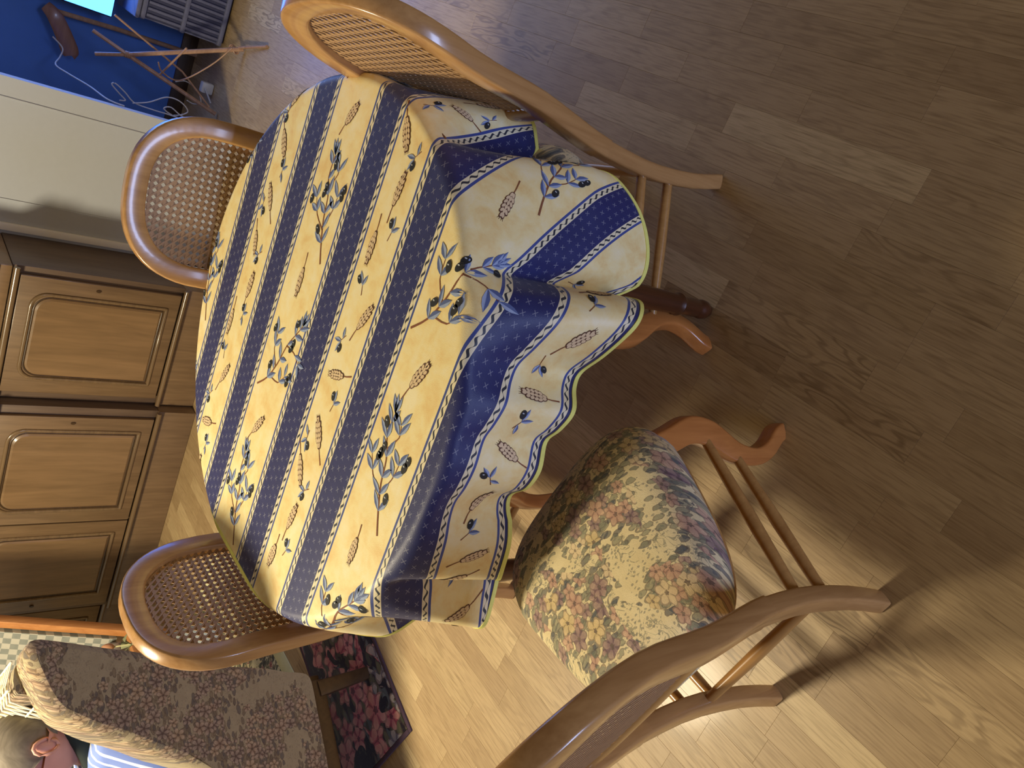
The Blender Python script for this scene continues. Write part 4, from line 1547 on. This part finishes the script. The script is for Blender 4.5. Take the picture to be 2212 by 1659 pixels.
for x in (0.205, -0.215):
    p_ = MB(); p_.sweep([(x, lean(0.02) - 0.02, 0.0), (x, lean(0.34), 0.34), (x, lean(0.7), 0.7), (x, lean(1.08), 1.08)], 0.018, 0.022, up=(0, 1, 0), n=10, sq=4)
    p_.build('post', M_ORANGEW, lg)
    p_ = MB(); p_.sweep([(x, -0.46, 0.0), (x, -0.45, 0.34)], 0.018, 0.02, up=(0, 1, 0), n=10, sq=4)
    p_.build('leg', M_ORANGEW, lg)
    p_ = MB(); p_.sweep([(x, -0.47, 0.33), (x, lean(0.33), 0.33)], 0.016, 0.022, up=(0, 0, 1), n=10, sq=4)
    p_.build('seat_rail', M_ORANGEW, lg)
q_ = MB()
zz = [0.40, 0.42, 0.6, 0.8, 0.98, 1.0]
for z0, z1 in ((0.40, 1.02),):
    vs = []; 
    for z, ins in ((0.38, 0.012), (0.40, 0.0), (0.60, -0.004), (0.80, -0.004), (1.00, 0.0), (1.02, 0.012)):
        for dx, dy in ((-0.19, -0.032), (0.18, -0.032), (0.18, 0.022), (-0.19, 0.022)):
            vs.append((dx * (1 - ins), lean(z) + dy + ins * (1 if dy < 0 else -1), z))
    fs = []
    for i in range(5):
        for j in range(4):
            fs.append((i * 4 + j, i * 4 + (j + 1) % 4, (i + 1) * 4 + (j + 1) % 4, (i + 1) * 4 + j))
    fs += [(3, 2, 1, 0), (20, 21, 22, 23)]
    q_.add(vs, fs)
q_.build('back_cushion', M_CHECK, lg, angle=30)
q_ = MB(); q_.bbox((-0.005, -0.21, 0.39), (0.37, 0.50, 0.10), 0.03)
q_.build('seat_cushion', M_CHECK, lg, angle=40)
q_ = MB(); q_.sweep([(-0.215, lean(1.06), 1.06), (0.205, lean(1.06), 1.06)], 0.018, 0.022, up=(0, 0, 1), n=10, sq=4)
q_.build('top_rail', M_ORANGEW, lg)

# small flower standing by the lounge chair
fw = thing('dried_flower', 'small pink dried flower bud with green leaves before the orange wooden post', 'flower', (-2.665, 2.58, 0))
vz_ = MB(); vz_.lathe([(0.030, 0.0), (0.045, 0.02), (0.05, 0.10), (0.030, 0.18), (0.022, 0.24), (0.028, 0.28)], n=18)
vz_.build('vase', M_GREYWALL, fw)
sm_ = MB(); sm_.sweep([(0, 0, 0.26), (0.004, 0, 0.36), (0.0, 0.004, 0.455)], 0.004, n=6)
sm_.build('stem', M_RUGB, fw)
bd_ = MB(); bd_.ball((0.0, 0.004, 0.475), (0.017, 0.017, 0.026), 10, 8)
bd_.build('bud', plain('pink_bud', srgb(206, 150, 112), 0.7), fw)
for a in (0.4, 2.2, 4.0):
    lf_ = MB()
    lf_.sweep([(0, 0, 0.38), (0.025 * cos(a), 0.025 * sin(a), 0.415), (0.05 * cos(a), 0.05 * sin(a), 0.405)], [0.004, 0.017, 0.003], [0.002, 0.003, 0.001], n=8)
    lf_.build('leaf', plain('sage_leaf', srgb(132, 136, 100), 0.8), fw)

# ------------------------------------------------------------------ recess: television, wicker chest, stick stand, cables
M_SCREEN = NT('blue_screen', 0.3)
M_SCREEN.b.inputs['Emission Color'].default_value = (0.05, 0.24, 1.0, 1)
M_SCREEN.b.inputs['Emission Strength'].default_value = 6.0
M_SCREEN = M_SCREEN.color(srgb(40, 90, 180))
tv = thing('television', 'television with a glowing blue screen above the wicker chest', 'television', (0.04, 4.55, 0.435))
b_ = MB(); b_.bbox((0, 0.02, 0.34), (0.97, 0.05, 0.60), 0.010)
b_.build('housing', M_BLACK, tv)
b_ = MB(); b_.bbox((0, -0.008, 0.34), (0.955, 0.008, 0.585), 0.002)
b_.build('screen', M_SCREEN, tv)
b_ = MB(); b_.bbox((0, 0.02, 0.02), (0.30, 0.18, 0.03), 0.008); b_.bbox((0, 0.03, 0.06), (0.08, 0.04, 0.08), 0.006)
b_.build('foot', M_BLACK, tv)

wk = thing('wicker_chest', 'grey woven wicker chest on the floor of the blue recess', 'chest', (0.07, 4.53, 0))
b_ = MB(); b_.bbox((0, 0, 0.21), (0.88, 0.34, 0.41), 0.01)
b_.build('body', plain('dark_wicker_core', srgb(58, 60, 84), 0.8, 0.2, 50), wk)
wv_ = MB()
for i in range(0, 30):
    x = -0.425 + i * 0.0293
    wv_.bbox((x, -0.174, 0.20), (0.013, 0.008, 0.36), 0.003)
for i in range(0, 14):
    y = -0.155 + i * 0.0238
    wv_.bbox((-0.444, y, 0.20), (0.008, 0.011, 0.36), 0.003)
tag(wv_.build('weave', M_WICKER, wk), kind='stuff')
for z in (0.025, 0.21, 0.395):
    b_ = MB(); b_.bbox((0, 0, z), (0.905, 0.365, 0.024), 0.008)
    b_.build('band', M_WICKER, wk)
l_ = MB(); l_.bbox((0, 0, 0.420), (0.91, 0.37, 0.022), 0.008)
l_.build('lid', M_WICKER, wk)

sk = thing('stick_stand', 'folding stand of thin wooden sticks tied with cord in the blue recess', 'stand', (-0.5, 4.2, 0))
def stick(name, pts, r):
    m_ = MB(); m_.sweep([(x + 0.5, y - 4.2, z) for x, y, z in pts], r, n=8)
    m_.build(name, M_STICK, sk)
J = (-0.552, 4.27, 0.445)
stick('leg', [J, (-0.690, 4.20, 0.012)], 0.0105)
stick('leg', [J, (-0.330, 4.06, 0.010)], 0.0105)
stick('leg', [(-0.330, 4.06, 0.030), (-0.262, 3.80, 0.008)], 0.007)
stick('arm', [J, (-0.50, 4.30, 0.60)], 0.009)
stick('arm', [J, (-0.60, 4.31, 0.57)], 0.009)
stick('arm', [(-0.40, 4.28, 0.53), (-0.545, 4.24, 0.20), (-0.66, 4.17, 0.06)], 0.005)
stick('crossbar', [(-0.60, 4.245, 0.30), (-0.42, 4.13, 0.24)], 0.005)
c_ = MB()
c_.sweep([(p[0] + 0.5, p[1] - 4.2, p[2]) for p in catmull([(-0.345, 4.07, 0.06), (-0.46, 4.12, 0.12), (-0.58, 4.18, 0.22), (-0.57, 4.2, 0.30), (-0.53, 4.19, 0.33)], 5)], 0.0035, n=6)
for k in range(4):
    c_.sweep([(J[0] + 0.5 + 0.013 * cos(q), J[1] - 4.2 + 0.013 * sin(q), J[2] - 0.012 + k * 0.007) for q in [i * pi / 6 for i in range(12)]], 0.0035, n=6, closed=True)
    c_.sweep([(-0.352 + 0.5 + 0.003 * k + 0.012 * cos(q), 4.075 - 4.2 + 0.006 * k, 0.035 + 0.012 * sin(q) + k * 0.006) for q in [i * pi / 6 for i in range(12)]], 0.0035, n=6, closed=True)
tag(c_.build('cord_tie', M_STICK, sk))

pd = thing('wooden_paddle', 'long rounded brown wooden paddle leaning in the blue recess', 'paddle', (-0.60, 4.62, 0))
m_ = MB()
pp = catmull([(-0.085, 0.0, 0.60), (-0.075, 0, 0.605), (0.0, 0, 0.65), (0.07, 0, 0.70), (0.10, 0.02, 0.74)], 4)
m_.sweep([(p[0], p[1], p[2]) for p in pp], [interp(i / (len(pp) - 1), [0, 0.08, 0.3, 0.7, 1], [0.006, 0.028, 0.040, 0.036, 0.026]) for i in range(len(pp))], 0.010, up=(0, 1, 0), n=12, sq=2.4)
m_.build('blade', wood('paddle_wood', srgb(120, 84, 70), srgb(150, 108, 90), 0), pd)
m_ = MB(); m_.sweep([(0.09, 0.02, 0.73), (0.10, 0.06, 0.40), (0.10, 0.10, 0.0)], 0.012, n=10)
m_.build('handle', M_STICK, pd)


def cable(label, pts, r=0.0035, grp='white cables in the recess'):
    m_ = MB(); m_.sweep(catmull(pts, 6), r, n=7)
    return tag(m_.build('cable', M_CORD), label, 'cable', grp)


cable('white cable hanging in an S-bend from the wooden paddle to the white wall', [(-0.62, 4.58, 0.70), (-0.655, 4.56, 0.655), (-0.690, 4.50, 0.67), (-0.715, 4.40, 0.70), (-0.722, 4.30, 0.66), (-0.724, 4.15, 0.60), (-0.727, 3.98, 0.56), (-0.727, 3.93, 0.50)])
cable('white cable with a tall narrow loop beside the white wall', [(-0.724, 4.02, 0.50), (-0.722, 4.05, 0.47), (-0.70, 4.06, 0.50), (-0.672, 4.06, 0.535), (-0.664, 4.06, 0.52), (-0.690, 4.06, 0.475), (-0.722, 4.05, 0.43), (-0.724, 4.02, 0.36), (-0.722, 4.0, 0.28), (-0.724, 3.96, 0.20)], 0.003)
cable('white cable arching low with a small curl near the dining chair back', [(-0.724, 4.04, 0.44), (-0.700, 4.05, 0.37), (-0.655, 4.05, 0.30), (-0.655, 4.04, 0.24), (-0.69, 4.03, 0.20), (-0.722, 4.02, 0.26), (-0.705, 4.02, 0.31), (-0.69, 4.02, 0.28), (-0.715, 4.0, 0.22), (-0.722, 3.96, 0.10)], 0.003)
cable('white cable looped round the foot of the stick stand', [(-0.60, 4.24, 0.22), (-0.585, 4.25, 0.17), (-0.61, 4.25, 0.11), (-0.66, 4.24, 0.08), (-0.675, 4.22, 0.12), (-0.665, 4.20, 0.16)], 0.003)
pl = thing('power_plug', 'pale power plug on the floor below the stick stand', 'plug', (-0.60, 4.36, 0))
m_ = MB(); m_.bbox((0, 0, 0.030), (0.055, 0.045, 0.060), 0.008)
m_.build('body', M_WHITEP, pl)
m_ = MB(); m_.sweep([(0.0, -0.02, 0.045), (-0.03, -0.05, 0.03), (-0.06, -0.06, 0.012)], 0.004, n=7)
m_.build('lead', M_CORD, pl)
